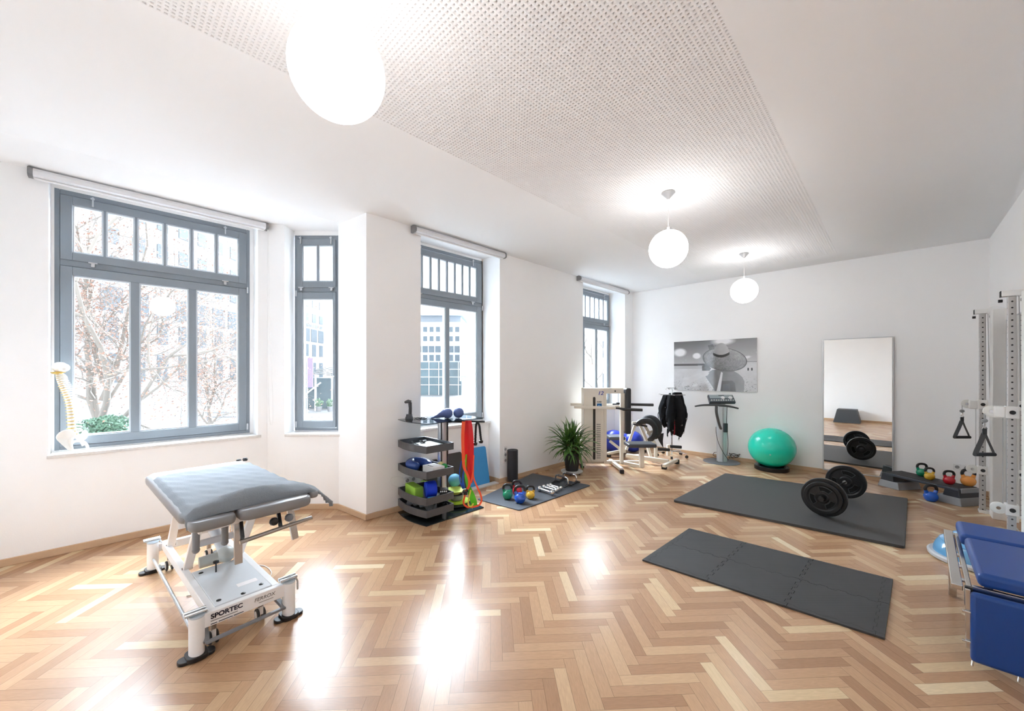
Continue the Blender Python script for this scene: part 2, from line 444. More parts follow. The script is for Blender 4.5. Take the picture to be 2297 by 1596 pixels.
# ---- ceiling with a perforated acoustic field (12 mm square holes on a 25.7 mm grid)
PX0, PX1, PY0, PY1, PIT = -0.95, 7.36, 0.59, 2.53, 0.0257
nx = int((PX1 - PX0) / PIT); ny = int((PY1 - PY0) / PIT)
PX0 = PX1 - nx * PIT; PY0 = PY1 - ny * PIT
def ceiling():
    zc = HC; hs = 0.0061; dep = 0.0125
    gx = PX0 + np.arange(nx + 1) * PIT; gy = PY0 + np.arange(ny + 1) * PIT
    GX, GY = np.meshgrid(gx, gy, indexing='ij')
    gv = np.stack([GX.ravel(), GY.ravel(), np.full(GX.size, zc)], 1)
    cxs = PX0 + (np.arange(nx) + 0.5) * PIT; cys = PY0 + (np.arange(ny) + 0.5) * PIT
    CXX, CYY = np.meshgrid(cxs, cys, indexing='ij'); n = CXX.size
    off = np.array([(-hs, -hs), (hs, -hs), (hs, hs), (-hs, hs)])
    hv = np.zeros((n, 8, 3))
    for q in range(4):
        hv[:, q, 0] = CXX.ravel() + off[q, 0]; hv[:, q, 1] = CYY.ravel() + off[q, 1]; hv[:, q, 2] = zc
        hv[:, q + 4, 0] = hv[:, q, 0]; hv[:, q + 4, 1] = hv[:, q, 1]; hv[:, q + 4, 2] = zc + dep
    base = len(gv); V = np.concatenate([gv, hv.reshape(-1, 3)])
    I, J = np.meshgrid(np.arange(nx), np.arange(ny), indexing='ij'); I = I.ravel(); J = J.ravel()
    c0 = I * (ny + 1) + J; c1 = (I + 1) * (ny + 1) + J; c2 = c1 + 1; c3 = c0 + 1
    C = [c0, c1, c2, c3]; hb = base + np.arange(n) * 8
    F = []
    for q in range(4):
        r = (q + 1) % 4
        F.append(np.stack([C[q], hb + q, hb + r, C[r]], 1))
        F.append(np.stack([hb + q, hb + q + 4, hb + r + 4, hb + r], 1))
    F = np.concatenate(F)
    # plain surround, following the room's outline
    X0, X1, Y0, Y1 = XN - 0.2, XB + 0.2, YR - 0.2, YW + 0.5
    z2 = zc + dep; z3 = zc + .1
    sv = [(X0, Y0, zc), (X1, Y0, zc), (X1, Y1, zc), (X0, Y1, zc), (PX0, PY0, zc), (PX1, PY0, zc), (PX1, PY1, zc), (PX0, PY1, zc),
          (X0, Y1, zc), (2.05, Y1, zc), (2.05, 4.95, zc), (1.45, 5.62, zc), (X0, 5.62, zc), (X0, 5.0, zc),
          (X0, Y0, z3), (X1, Y0, z3), (X1, Y1, z3), (X0, Y1, z3), (2.05, Y1, z3), (2.05, 4.95, z3), (1.45, 5.62, z3), (X0, 5.62, z3),
          (PX0, PY0, z2), (PX1, PY0, z2), (PX1, PY1, z2), (PX0, PY1, z2)]
    o = len(V); V = np.concatenate([V, np.array(sv)])
    q4 = [(0, 4, 5, 1), (1, 5, 6, 2), (2, 6, 7, 3), (3, 7, 4, 0), (8, 9, 10, 13), (13, 10, 11, 12), (14, 15, 16, 17), (17, 18, 19, 21), (19, 20, 21, 19)]
    q4 = q4[:-2] + [(17, 18, 19, 21), (19, 20, 21, 17)][:1] + [(0, 1, 15, 14), (1, 2, 16, 15), (9, 10, 19, 18), (10, 11, 20, 19), (11, 12, 21, 20)]
    q4.append((22, 25, 24, 23))
    F = np.concatenate([F, np.array(q4) + o])
    mi = np.zeros(len(F), dtype=np.int32); mi[-1] = 1
    me = bpy.data.meshes.new('ceiling')
    me.vertices.add(len(V)); me.vertices.foreach_set('co', V.ravel())
    me.loops.add(len(F) * 4); me.loops.foreach_set('vertex_index', F.ravel().astype(np.int32))
    me.polygons.add(len(F)); me.polygons.foreach_set('loop_start', (np.arange(len(F)) * 4).astype(np.int32))
    me.polygons.foreach_set('material_index', mi)
    me.materials.append(CEILW); me.materials.append(mat('grey_acoustic_fleece', (92, 92, 92), 0.9))
    me.update(calc_edges=True); me.validate()
    ob = bpy.data.objects.new('ceiling', me); COL.objects.link(ob); struct(ob)
ceiling()

# ---- walls
WIN_Z0, WIN_Z1 = 0.88, 3.285
SAND = mat('sandstone_render', (244, 236, 222), 0.8, noise=0.06)
def wall(name, polys, m=WHITE):
    mb = M()
    for a, b in polys: mb.box(a, b)
    return struct(mb.build(name, m, smooth=False))
T = 0.18
wall('wall_back', [((XB, YR - T, 0), (XB + T, YW + 0.5, HC))])
wall('wall_right', [((XN - T, YR - T, 0), (XB, YR, HC))])
wall('wall_near', [((XN - T, YR, 0), (XN, 5.7, HC))])
# window wall A (plane Y=4.10) with two full-height niches
N2 = (2.60, 3.92); N3 = (6.03, 7.587)
wall('wall_windows', [((1.92, YW, 0), (N2[0], YW + 0.37, HC)), ((N2[1], YW, 0), (N3[0], YW + 0.37, HC)), ((N3[1], YW, 0), (XB, YW + 0.37, HC)),
     ((N2[0], YW, WIN_Z1 + .03), (N2[1], YW + 0.37, HC)), ((N3[0], YW, WIN_Z1 + .03), (N3[1], YW + 0.37, HC)),
     ((N2[0], YW + .372, 3.275), (N2[1], YW + .41, HC)), ((N3[0], YW + .372, 3.275), (N3[1], YW + .41, HC)), ((N2[0], YW + .36, .8), (N2[1], YW + .41, .89)), ((N3[0], YW + .36, .8), (N3[1], YW + .41, .89)),
     ((N2[0], YW + 0.24, 0), (N2[1], YW + 0.37, WIN_Z0 - .03)), ((N3[0], YW + 0.24, 0), (N3[1], YW + 0.37, WIN_Z0 - .03))])
wall('wall_outside', [((2.1, YW + .37, -3), (N2[0] + .02, YW + .61, HC + .3)), ((N2[1] - .02, YW + .37, -3), (N3[0] + .05, YW + .61, HC + .3)), ((N3[1] - .02, YW + .37, -3), (XB + .3, YW + .50, HC + .3)),
     ((N2[0] + .02, YW + .4101, -3), (N2[1] - .02, YW + .60, WIN_Z0 - .05)), ((N3[0] + .05, YW + .4101, -3), (N3[1] - .02, YW + .60, WIN_Z0 - .05)),
     ((N2[0] + .02, YW + .4101, WIN_Z1 + .03), (N2[1] - .02, YW + .61, HC + .3)), ((N3[0] + .05, YW + .4101, WIN_Z1 + .03), (N3[1] - .02, YW + .61, HC + .3))], SAND)
# bay wall B (plane Y=5.25)
B0, B1 = -0.395, 1.165
wall('wall_left', [((XN, YBAY, 0), (B0, YBAY + 0.25, HC)), ((B0, YBAY, 0), (B1, YBAY + 0.25, WIN_Z0 - .03)), ((B0, YBAY, WIN_Z1 + .03), (B1, YBAY + 0.25, HC)), ((B1, YBAY, 0), (1.26, YBAY + .25, HC)),
     ((B0, YBAY + .2105, .89), (-.37, YBAY + .25, 3.275)), ((1.125, YBAY + .2105, .89), (B1, YBAY + .25, 3.275)), ((B0, YBAY + .2105, 3.275), (B1, YBAY + .25, WIN_Z1 + .03)), ((B0, YBAY + .2105, WIN_Z0 - .03), (B1, YBAY + .25, .89))])
# diagonal bay wall with the narrow window; D = 4.60 is its face
def dq(D, px): return DR(D, (px - CX) / FPX * D)
mb = M()
def wprism(pts, z0, z1): mb.prism([(p[0], p[1]) for p in pts], z0, z1)
cornB = Vector((1.262, 5.25, 0)); 
wprism([cornB, dq(4.60, 638), dq(4.82, 661), dq(4.95, 655), Vector((1.2, 5.5, 0))], 0, HC)
wprism([dq(4.60, 638), dq(4.585, 760), dq(4.95, 768), dq(4.95, 655), dq(4.82, 661)], 0, WIN_Z0 - .03)
wprism([dq(4.8005, 661.2), dq(4.8005, 760.5), dq(4.94, 761), dq(4.94, 657)], 3.278, HC)
wprism([dq(4.8005, 661.2), dq(4.8005, 760.5), dq(4.94, 761), dq(4.94, 657)], .8501, .89)

struct(mb.build('wall_diagonal', WHITE, smooth=False))
mb = M()
wprism([Vector((1.92, YW, 0)), Vector((1.848, 4.672, 0)), dq(4.76, 760.5), dq(4.95, 760.5), Vector((2.2, 4.9, 0)), Vector((2.2, YW + .05, 0))], 0, HC)
struct(mb.build('wall_bay_side', WHITE, smooth=False))

# baseboards
def base(name, pts, h=0.062, t=0.018):
    mb = M(); pts = [Vector((p[0], p[1], 0)) for p in pts]
    ns = []
    for i in range(len(pts) - 1):
        d = (pts[i + 1] - pts[i]).normalized(); ns.append(Vector((-d.y, d.x, 0)))
    inner = []
    for i, p in enumerate(pts):
        if i == 0: n = ns[0] * t
        elif i == len(pts) - 1: n = ns[-1] * t
        else:
            n = (ns[i - 1] + ns[i]).normalized(); n = n * (t / max(0.3, n.dot(ns[i])))
        inner.append(p + n)
    for i in range(len(pts) - 1):
        mb.prism([(pts[i].x, pts[i].y), (pts[i + 1].x, pts[i + 1].y), (inner[i + 1].x, inner[i + 1].y), (inner[i].x, inner[i].y)], 0.0005, h)
    return struct(mb.build(name, OAK, smooth=False, bevel=0.003))
p760 = dq(4.585, 760)
base('baseboard_bay', [(N2[0], YW), (1.92, YW), (1.848, 4.672), (cornB.x, cornB.y), (XN, YBAY)])
base('baseboard_windows', [(XB, YW), (N3[1], YW), (N3[1], YW + .24), (N3[0], YW + .24), (N3[0], YW), (N2[1], YW), (N2[1], YW + .24), (N2[0], YW + .24), (N2[0], YW)])
base('baseboard_back', [(XB, YR), (XB, YW)])
base('baseboard_right', [(XN, YR), (XB, YR)])
base('baseboard_near', [(XN, YBAY), (XN, YR)])

# ---- windows.  local frame: s along the width, n towards the room, z up
def window(idx, O, es, en, width, uppers, lowers, label_parts, hinge='right', handle=None, left_m=0.11, right_m=0.11):
    """O = lower left outer corner at the frame's room face; uppers / lowers = number of panes"""
    O = Vector(O); es = Vector(es); en = Vector(en)
    ax = (O, es, en, Vector((0, 0, 1)))
    def B(mb, s0, s1, z0, z1, n0=-0.07, n1=0.0):
        mb.box((s0, n0, z0 - O.z), (s1, n1, z1 - O.z), ax)
    root = bpy.data.objects.new('window_%d' % idx, None); COL.objects.link(root); place(root, O, None); struct(root)
    z0, z1 = 0.885, 3.283
    mb = M()
    B(mb, 0, .035, z0, z1); B(mb, width - .035, width, z0, z1); B(mb, .035, width - .035, z0, z0 + .035); B(mb, .035, width - .035, 3.24, z1)
    B(mb, .035, width - .035, 2.585, 2.65)
    mb.build('window_frame', FRAMEG, root, smooth=False, bevel=.003)
    beadz = []
    def sash(name, s0, s1, za, zb, gz0, gz1, npan, mul, th0=-0.05, th1=0.018):
        mb = M(); gx0, gx1 = s0 + left_m - .035, s1 - (right_m - .035)
        B(mb, s0, gx0, za, zb, th0, th1); B(mb, gx1, s1, za, zb, th0, th1)
        B(mb, gx0, gx1, za, gz0, th0, th1 - .001); B(mb, gx0, gx1, gz1, zb, th0, th1 - .001)
        step = (gx1 - gx0 + mul) / npan
        for q in range(1, npan):
            x = gx0 + q * step - mul
            B(mb, x, x + mul, gz0, gz1, th0, th1 - .004)
        so = mb.build(name, FRAMEG, root, smooth=False, bevel=.003)
        bd = M()
        for q in range(npan):
            xa = gx0 + q * step; xb = xa + step - mul; e = .012
            B(bd, xa, xa + e, gz0, gz1, -.045, .004); B(bd, xb - e, xb, gz0, gz1, -.045, .004)
            B(bd, xa + e, xb - e, gz0, gz0 + e, -.045, .004); B(bd, xa + e, xb - e, gz1 - e, gz1, -.045, .004)
            pn = M(); B(pn, xa + e, xb - e, gz0 + e, gz1 - e, -.03, -.026)
            pn.build('glass_pane', WINGLASS, so, smooth=False)
        bd.build('glazing_bead', FRAMEL, so, smooth=False)
        return so
    sash('upper_sash', .037, width - .037, 2.640, 3.228, 2.715, 3.157, uppers, .018)
    sash('lower_sash', .037, width - .037, .925, 2.580, 1.005, 2.503, lowers, .062)
    # fittings
    for q in (.16, .84):
        h = M(); s = width * q
        h.cyl(O + es * (s - .03) + en * .022 + UP * (2.637 - O.z), O + es * (s + .03) + en * .022 + UP * (2.637 - O.z), .007, n=10)
        h.box((s - .012, 0, 2.60 - O.z), (s + .012, .02, 2.636 - O.z), ax)
        h.build('hinge', ALU, root)
        h = M(); h.box((s - .006, .018, 3.17 - O.z), (s + .006, .03, 3.26 - O.z), ax); h.box((s - .015, .018, 3.235 - O.z), (s + .012, .036, 3.25 - O.z), ax)
        h.build('latch', ALU, root, smooth=False)
    for zz in (.93, 2.53):
        h = M(); s = width - .03 if hinge == 'right' else .03
        h.cyl(O + es * s + en * .024 + UP * (zz - O.z), O + es * s + en * .024 + UP * (zz + .07 - O.z), .009, n=10); h.build('corner_hinge', ALU, root)
    if handle:
        h = M(); s = handle; hz = 1.55
        h.prism([(s + .022 * math.cos(t) , hz - O.z + .038 * math.sin(t)) for t in [math.pi * 2 * i / 20 for i in range(20)]], -.032, -.018, (O, es, UP, es.cross(UP)))
        ho = h.build('window_handle', WPLAST, root)
        h = M(); p = O + es * s + UP * (hz - O.z) + en * .03
        h.tube([p, p + en * .03, p + en * .035 - UP * .03, p + en * .035 - UP * .15], [.011, .012, .011, .009], n=12)
        h.build('lever', WPLAST, ho)
    return root
MARBLE = mat('pale_marble_sill', (222, 220, 217), 0.35, noise=0.14, nscale=40)
def sill(root, pts, z=0.88, t=.03):
    mb = M(); mb.prism([(p[0], p[1]) for p in pts], z - t, z)
    return mb.build('sill', MARBLE, root, smooth=False, bevel=.004)
w1 = window(1, (-0.379, 5.46, 0.885), (1, 0, 0), (0, -1, 0), 1.51, 6, 3, None)
sill(w1, [(-.405, 5.225), (1.195, 5.225), (1.195, 5.249), (1.16, 5.25), (1.16, 5.46), (-.39, 5.46), (-.39, 5.25), (-.405, 5.249)])
O4 = dq(4.80, 661)
w4 = window(2, (O4.x, O4.y, 0.885), E4, NW4, .545, 2, 1, None, hinge='left', handle=.49, left_m=.10, right_m=.065)
sill(w4, [dq(4.565, 638), dq(4.565, 762), dq(4.80, 759.5), dq(4.80, 662), dq(4.62, 641)])
w2 = window(3, (N2[0], 4.47, 0.885), (1, 0, 0), (0, -1, 0), 1.32, 8, 2, None, left_m=.12, right_m=.13)
sill(w2, [(N2[0] + .002, 4.29), (N2[1] - .002, 4.29), (N2[1] - .002, 4.46), (N2[0] + .002, 4.46)])
w3 = window(4, (N3[0], 4.47, 0.885), (1, 0, 0), (0, -1, 0), 1.557, 8, 3, None, left_m=.12, right_m=.10)
sill(w3, [(N3[0] + .002, 4.29), (N3[1] - .002, 4.29), (N3[1] - .002, 4.46), (N3[0] + .002, 4.46)])

# ---- roller blinds
def blind(x0, x1, yw, label):
    r = thing('roller_blind', ((x0 + x1) / 2, yw - .05, 3.25), label, 'blind', 'roller blinds above the windows')
    prof = [(0.0, -.012), (0.0, .062), (-.045, .066), (-.075, .055), (-.088, .03), (-.085, .0), (-.06, -.012)]
    ax = (Vector((x0 + .03, yw - .002, 3.262)), Vector((0, 1, 0)), UP, Vector((1, 0, 0)))
    mb = M(); mb.prism(prof, 0, x1 - x0 - .06, (ax[0], ax[1], ax[2], Vector((1, 0, 0))))
    mb.build('cassette', mat('satin_aluminium_profile', (222, 222, 224), .35, .1), r, ang=25)
    for xx in (x0, x1 - .03):
        e = M(); e.prism([(p[0] * 1.05, p[1] * 1.08) for p in prof], 0, .03, (Vector((xx, yw - .002, 3.262)), Vector((0, 1, 0)), UP, Vector((1, 0, 0))))
        e.build('end_cap', mat('grey_end_cap', (128, 128, 130), .45), r, bevel=.003)
    e = M(); e.box((x0 + .04, yw - .06, 3.232), (x1 - .04, yw - .04, 3.249)); e.build('bottom_bar', WPLAST, r, smooth=False, bevel=.004)
    return r
bl = blind(-.505, 1.256, 5.248, 'long grey roller blind over the three-pane window behind the spine model')
mb = M()
cp = smoothpts([oY(600, 512, 5.18), oY(601, 700, 5.18), oY(602, 860, 5.18), oY(605, 940, 5.18), oY(608, 953, 5.18), oY(612, 940, 5.18), oY(611, 860, 5.18), oY(605, 700, 5.18), oY(602, 512, 5.18)], 5)
mb.tube(cp, .0022, n=6); mb.build('pull_cord', WPLAST, bl)
blind(2.46, 3.976, 4.098, 'medium roller blind over the window behind the tray stand')
blind(5.82, 7.61, 4.098, 'farthest roller blind, above the window behind the cream weight machine')

# ---- lamps
def pendant(x, y, label):
    r = thing('pendant_lamp', (x, y, HC), label, 'lamp', 'white globe pendants')
    mb = M(); mb.lathe([(.062, 0), (.064, -.006), (.012, -.062), (.0, -.064)], (x, y, HC - .001)); mb.build('canopy', ALUG, r)
    mb = M(); mb.cyl((x, y, HC - .06), (x, y, LAMP_Z + LAMP_R + .02), .0022, n=8); mb.build('cord', WPLAST, r)
    mb = M(); mb.cyl((x, y, LAMP_Z + LAMP_R - .012), (x, y, LAMP_Z + LAMP_R + .035), .014, n=14); mb.build('socket', ALUG, r)
    gm = bpy.data.materials.get('opal_glass_lit')
    if gm is None:
        gm, t, b = nt('opal_glass_lit')
        b.inputs['Base Color'].default_value = (.9, .9, .9, 1); b.inputs['Emission Color'].default_value = (1, .99, .99, 1); b.inputs['Emission Strength'].default_value = LAMP_POWER
    mb = M(); mb.ell((x, y, LAMP_Z), LAMP_R, 48, 30); mb.build('globe_shade', gm, r, ang=80)
for (x, y), lb in zip(LAMPS, ('largest, nearest white globe pendant lamp above the treatment table', 'white globe pendant lamp, the middle one of the row', 'smallest white globe pendant lamp, nearest the mirror wall')):
    pendant(x, y, lb)

# ================================================================ FLOOR MATS
MATG = mat('grey_rubber_mat', (63, 62, 61), 0.62, noise=0.05, nscale=6, bump=0.15, bscale=400)
MATB = mat('blue_grey_rubber_mat', (72, 76, 82), 0.6, noise=0.05, nscale=8, bump=0.15, bscale=400)
def flat_mat(name, px, th, m, label, cat):
    q = [fl(x, y, th) for x, y in px]
    ctr = sum(q, Vector()) / 4; poly = []
    for i in range(4):
        p = q[i]; a = (q[i - 1] - p).normalized(); b = (q[(i + 1) % 4] - p).normalized(); r = .03
        for k in range(5):
            t = k / 4; poly.append(((1 - t) ** 2 * (p + a * r) + 2 * t * (1 - t) * p + t * t * (p + b * r))[:2])
    mb = M(); mb.prism(poly, 0.001, th)
    return tag(mb.build(name, m, smooth=False, bevel=.003), label, cat)
flat_mat('gym_mat', [(1510, 1122), (1627, 1062), (2036, 1118), (2030, 1226)], .028, MATG, 'large smooth grey gym mat lying under the loaded barbell', 'mat')
flat_mat('exercise_mat', [(1070, 1120), (1165, 1145), (1325, 1089), (1195, 1062)], .012, MATB, 'blue-grey exercise mat under the four kettlebells and chrome dumbbells by the wall', 'mat')

# interlocking puzzle mat, 2 x 3 tiles
def prism_tess(mb, poly, z0, z1, ax):
    from mathutils.geometry import tessellate_polygon
    O, ex, ey, ez = ax; n = len(poly)
    tris = tessellate_polygon([[Vector((p[0], p[1], 0)) for p in poly]])
    vs = [O + ex * p[0] + ey * p[1] + ez * z for z in (z0, z1) for p in poly]
    up = []; 
    for t in tris:
        a, b, c = t
        cr = (poly[b][0] - poly[a][0]) * (poly[c][1] - poly[a][1]) - (poly[b][1] - poly[a][1]) * (poly[c][0] - poly[a][0])
        hand = ex.cross(ey).dot(ez)
        if cr * hand < 0: a, b, c = a, c, b
        up.append((n + a, n + b, n + c)); up.append((a, c, b))
    mb.add(vs, up + [(i, (i + 1) % n, n + (i + 1) % n, n + i) for i in range(n)])
def puzzle():
    th = .013
    q = [fl(*p, th) for p in [(1440, 1256), (1545, 1186), (2004, 1300), (1985, 1434)]]
    O = q[0]; U = (q[1] - q[0] + q[2] - q[3]) / 2; V = (q[3] - q[0] + q[2] - q[1]) / 2
    root = thing('puzzle_mat', (O + U / 2 + V / 2) * 1 - UP * th, 'dark grey interlocking puzzle mat of six foam tiles in the foreground', 'mat')
    PM = mat('dark_foam_tile', (76, 78, 82), .7, noise=.04, nscale=10)
    m, t, b = nt('ribbed_foam_tile'); b.inputs['Roughness'].default_value = .62
    tc = t.nodes.new('ShaderNodeTexCoord')
    wv = t.nodes.new('ShaderNodeTexWave'); wv.inputs['Scale'].default_value = 42; wv.bands_direction = 'DIAGONAL'; wv.inputs['Distortion'].default_value = .3
    t.links.new(tc.outputs['Object'], wv.inputs[0])
    bp = t.nodes.new('ShaderNodeBump'); bp.inputs['Distance'].default_value = .001; bp.inputs['Strength'].default_value = .5
    t.links.new(wv.outputs['Fac'], bp.inputs['Height']); t.links.new(bp.outputs[0], b.inputs['Normal'])
    nz = t.nodes.new('ShaderNodeTexNoise'); nz.inputs['Scale'].default_value = 7; t.links.new(tc.outputs['Object'], nz.inputs[0])
    rp = t.nodes.new('ShaderNodeValToRGB'); rp.color_ramp.elements[0].color = (*lin((52, 52, 53)), 1); rp.color_ramp.elements[1].color = (*lin((62, 62, 64)), 1)
    t.links.new(nz.outputs['Fac'], rp.inputs[0]); t.links.new(rp.outputs[0], b.inputs['Base Color'])
    def edge(n=9, amp=.011):   # jigsaw profile 0..1
        pts = [(0, 0)]
        for k in range(n):
            s = amp * (1 if k % 2 == 0 else -1); a = (k + .08) / n; c = (k + .92) / n; f = .18 / n
            pts += [(a + (.0 if s > 0 else 0), 0), (a - f * .2, s), (c + f * .2, s), (c, 0)]
        pts.append((1, 0)); return pts
    E = edge()
    lu, lv = U.length / 2, V.length / 3
    eu = U.normalized(); ev = V.normalized(); bd = .055
    for i in range(2):
        for j in range(3):
            g = .0018
            x0, x1 = i * lu, (i + 1) * lu; y0, y1 = j * lv, (j + 1) * lv
            if i == 0: x0 = 0
            pts = []
            for t_, s in E: pts.append((x0 + t_ * (x1 - x0), y0 + (s if j > 0 else 0)))
            for t_, s in E: pts.append((x1 + (s if i == 0 else 0), y0 + t_ * (y1 - y0)))
            for t_, s in reversed(E): pts.append((x0 + t_ * (x1 - x0), y1 + (s if j < 2 else 0)))
            for t_, s in reversed(E): pts.append((x0 + (s if i == 1 else 0), y0 + t_ * (y1 - y0)))
            cx, cy = (x0 + x1) / 2, (y0 + y1) / 2
            pp = []
            for p in pts:
                q_ = (cx + (p[0] - cx) * (1 - g / lu * 2), cy + (p[1] - cy) * (1 - g / lv * 2))
                if not pp or (abs(q_[0] - pp[-1][0]) + abs(q_[1] - pp[-1][1])) > 1e-5: pp.append(q_)
            mb = M(); prism_tess(mb, pp, 0, th, (Vector((O.x, O.y, .0008)), eu, ev, UP))
            mb.build('foam_tile', m, root, smooth=False)
    SE = mat('tile_seam', (30, 31, 33), .8)
    ax_ = (Vector((O.x, O.y, .0008)), eu, ev, UP)
    for a, L_, vert in ((0.045, U.length, 0), (V.length - .05, U.length, 0), (.035, V.length, 1), (U.length - .04, V.length, 1)):
        E2 = edge(18 if not vert else 27, .007); P_ = []
        for t_, s_ in E2:
            x, y = (t_ * L_, a + s_) if not vert else (a + s_, t_ * L_)
            P_.append(ax_[0] + eu * x + ev * y + UP * (th + .0009))
        mb = M(); vs = []
        for i, p in enumerate(P_):
            d = (P_[min(i + 1, len(P_) - 1)] - P_[max(i - 1, 0)]).normalized(); n_ = Vector((-d.y, d.x, 0)) * .0011; vs += [p - n_, p + n_]
        mb.add(vs, [(2 * i, 2 * i + 2, 2 * i + 3, 2 * i + 1) for i in range(len(P_) - 1)]); mb.build('border_seam', SE, root, smooth=False)
puzzle()

# ================================================================ KETTLEBELLS
KB = {'green': (22, 140, 100), 'red': (196, 28, 44), 'blue': (30, 86, 190), 'yellow': (226, 180, 52), 'orange': (245, 165, 84), 'dkblue': (20, 92, 205)}
def kettlebell(px, py, wpx, z, color, label, group, yaw=0.0, hscale=1.0):
    p = fl(px, py, z); D = depth(p); u = (px - CX) / FPX
    r = wpx / 2 / math.sqrt(1 + u * u) / FPX * D
    c = p + Vector((p.x, p.y, 0)).normalized() * r * .6
    cc = KB[color]; m = mat('vinyl_' + color, cc, .22, noise=.02, coat=.3)
    root = thing('kettlebell', (c.x, c.y, z), label, 'kettlebell', group)
    mb = M()
    mb.lathe([(0, .001), (r * .55, .001), (r * .62, .004), (r * .86, r * .32), (r, r * .78), (r * .97, r * 1.1), (r * .8, r * 1.45), (r * .5, r * 1.68), (0, r * 1.76)], c + UP * 0 - UP * 0, n=36)
    d = (RT * math.cos(yaw) + FW * math.sin(yaw))
    o = c
    for s in (-1, 1):   # horns
        mb.tube([o + d * s * r * .45 + UP * r * 1.15, o + d * s * r * .66 + UP * r * 1.6, o + d * s * r * .80 + UP * r * 2.02], [r * .42, r * .30, r * .25], n=14)
    mb.build('bell', m, root, ang=60)
    mb = M()
    H = hscale
    pts = smoothpts([o + d * -r * .76 + UP * r * 1.9, o + d * -r * .84 + UP * r * (2.2), o + d * -r * .72 + UP * r * (2.62 * H), o + d * -r * .35 + UP * r * (2.86 * H), o + d * r * .35 + UP * r * (2.86 * H), o + d * r * .72 + UP * r * (2.62 * H), o + d * r * .84 + UP * r * 2.2, o + d * r * .76 + UP * r * 1.9], 5)
    mb.tube(pts, r * .25, n=14); mb.build('handle', mat('black_enamel_handle', (40, 38, 38), .35, .3), root)
    ax = (o, RT, UP, -FW)
    # small white tick mark on the bell face
    mb = M(); q = o - FW * r * .99 + UP * r * .75 + RT * r * .2
    for k in range(2):
        a = q + RT * r * (.05 * k) - UP * r * .14 * k
        mb.ribbon([a + FW * r * .02 - RT * r * .22, a - FW * r * .02, a + RT * r * .2 + UP * r * .1 + FW * r * .03], r * .05, UP, .001)
    return root
G1 = 'kettlebells on the blue-grey mat'
kettlebell(1138.5, 1122, 22.5, .013, 'green', 'green kettlebell with a black handle on the mat in front of the foam roller', G1)
kettlebell(1160, 1113, 22, .013, 'red', 'red kettlebell half hidden behind the blue one on the small mat', G1)
kettlebell(1166.4, 1131, 26, .013, 'blue', 'blue kettlebell, frontmost on the mat beside the chrome dumbbells', G1)
kettlebell(1190, 1121, 19.5, .013, 'yellow', 'small yellow kettlebell on the mat, nearest the chrome dumbbells', G1)
# ---- step platform
def step_platform():
    L = [fl(1970, 1089), fl(2005, 1097), fl(2157, 1138.5)]
    n0 = L[2]; d = (L[0] - L[2]).normalized(); w = Vector((-d.y, d.x, 0))
    if w.dot(FW) < 0: w = -w
    w = (fl(2226, 1138) - n0); w = (w - d * w.dot(d)).normalized()
    Lg = .93; Wd = .37; H = .205
    root = thing('step_platform', n0 + d * Lg / 2 + w * Wd / 2, 'long black and grey aerobic step platform holding four kettlebells', 'step platform')
    ax = (n0, d, w, d.cross(w)); sgn = 1 if ax[3].z > 0 else -1
    def frus(mb, x0, x1, y0, y1, z0, z1, ins):
        ins0, ins1 = ins
        vs = []
        for z, i_ in ((z0, ins0), (z1, ins1)):
            for x, y in ((x0 + i_, y0 + i_ * .6), (x1 - i_, y0 + i_ * .6), (x1 - i_, y1 - i_ * .6), (x0 + i_, y1 - i_ * .6)):
                vs.append(n0 + d * x + w * y + UP * z)
        mb.add(vs, [(0, 3, 2, 1), (4, 5, 6, 7), (0, 1, 5, 4), (1, 2, 6, 5), (2, 3, 7, 6), (3, 0, 4, 7)])
    GR = mat('light_grey_plastic', (150, 153, 157), .45); BK = mat('charcoal_step_plastic', (46, 50, 58), .42, noise=.05)
    for x0, x1 in ((0, .27), (Lg - .27, Lg)):
        mb = M(); frus(mb, x0, x1, 0, Wd, 0.0, .095, (0, .022)); mb.build('riser', GR, root, smooth=False, bevel=.006)
    for x0, x1 in ((.02, .20), (Lg - .20, Lg - .02)):
        mb = M(); frus(mb, x0, x1, .012, Wd - .012, .06, H - .028, (0, .02)); mb.build('deck_leg', BK, root, smooth=False, bevel=.006)
    mb = M(); frus(mb, .035, Lg - .035, .018, Wd - .018, H - .04, H - .008, (0, .008)); mb.build('deck', BK, root, smooth=False, bevel=.008)
    mb = M(); frus(mb, .055, Lg - .055, .04, Wd - .04, H - .0085, H, (0, .004)); mb.build('top_pad', mat('ribbed_black_top', (56, 54, 55), .7, noise=.06), root, smooth=False, bevel=.004)
    mb = M(); frus(mb, .028, .05, .05, Wd - .05, H - .055, H - .002, (0, .0)); mb.build('end_cap', GR, root, smooth=False, bevel=.003)
    return H
SH = step_platform()
G2 = 'kettlebells at the step platform'
for a in ((2068, 1070, 28, 'green', 'green kettlebell, farthest left on the step platform by the mirror'), (2085, 1077.5, 26, 'yellow', 'yellow kettlebell on the step platform in front of the green one'),
          (2129, 1087.5, 30, 'red', 'red kettlebell with glossy body in the middle of the step platform'), (2172, 1091.5, 38, 'orange', 'orange kettlebell, largest one on the step platform')):
    kettlebell(a[0], a[1], a[2], SH, a[3], a[4], G2, yaw=-.35)
kettlebell(2088, 1126.5, 36, 0.0, 'dkblue', 'shiny blue kettlebell on the parquet in front of the step platform', G2, yaw=-.25)

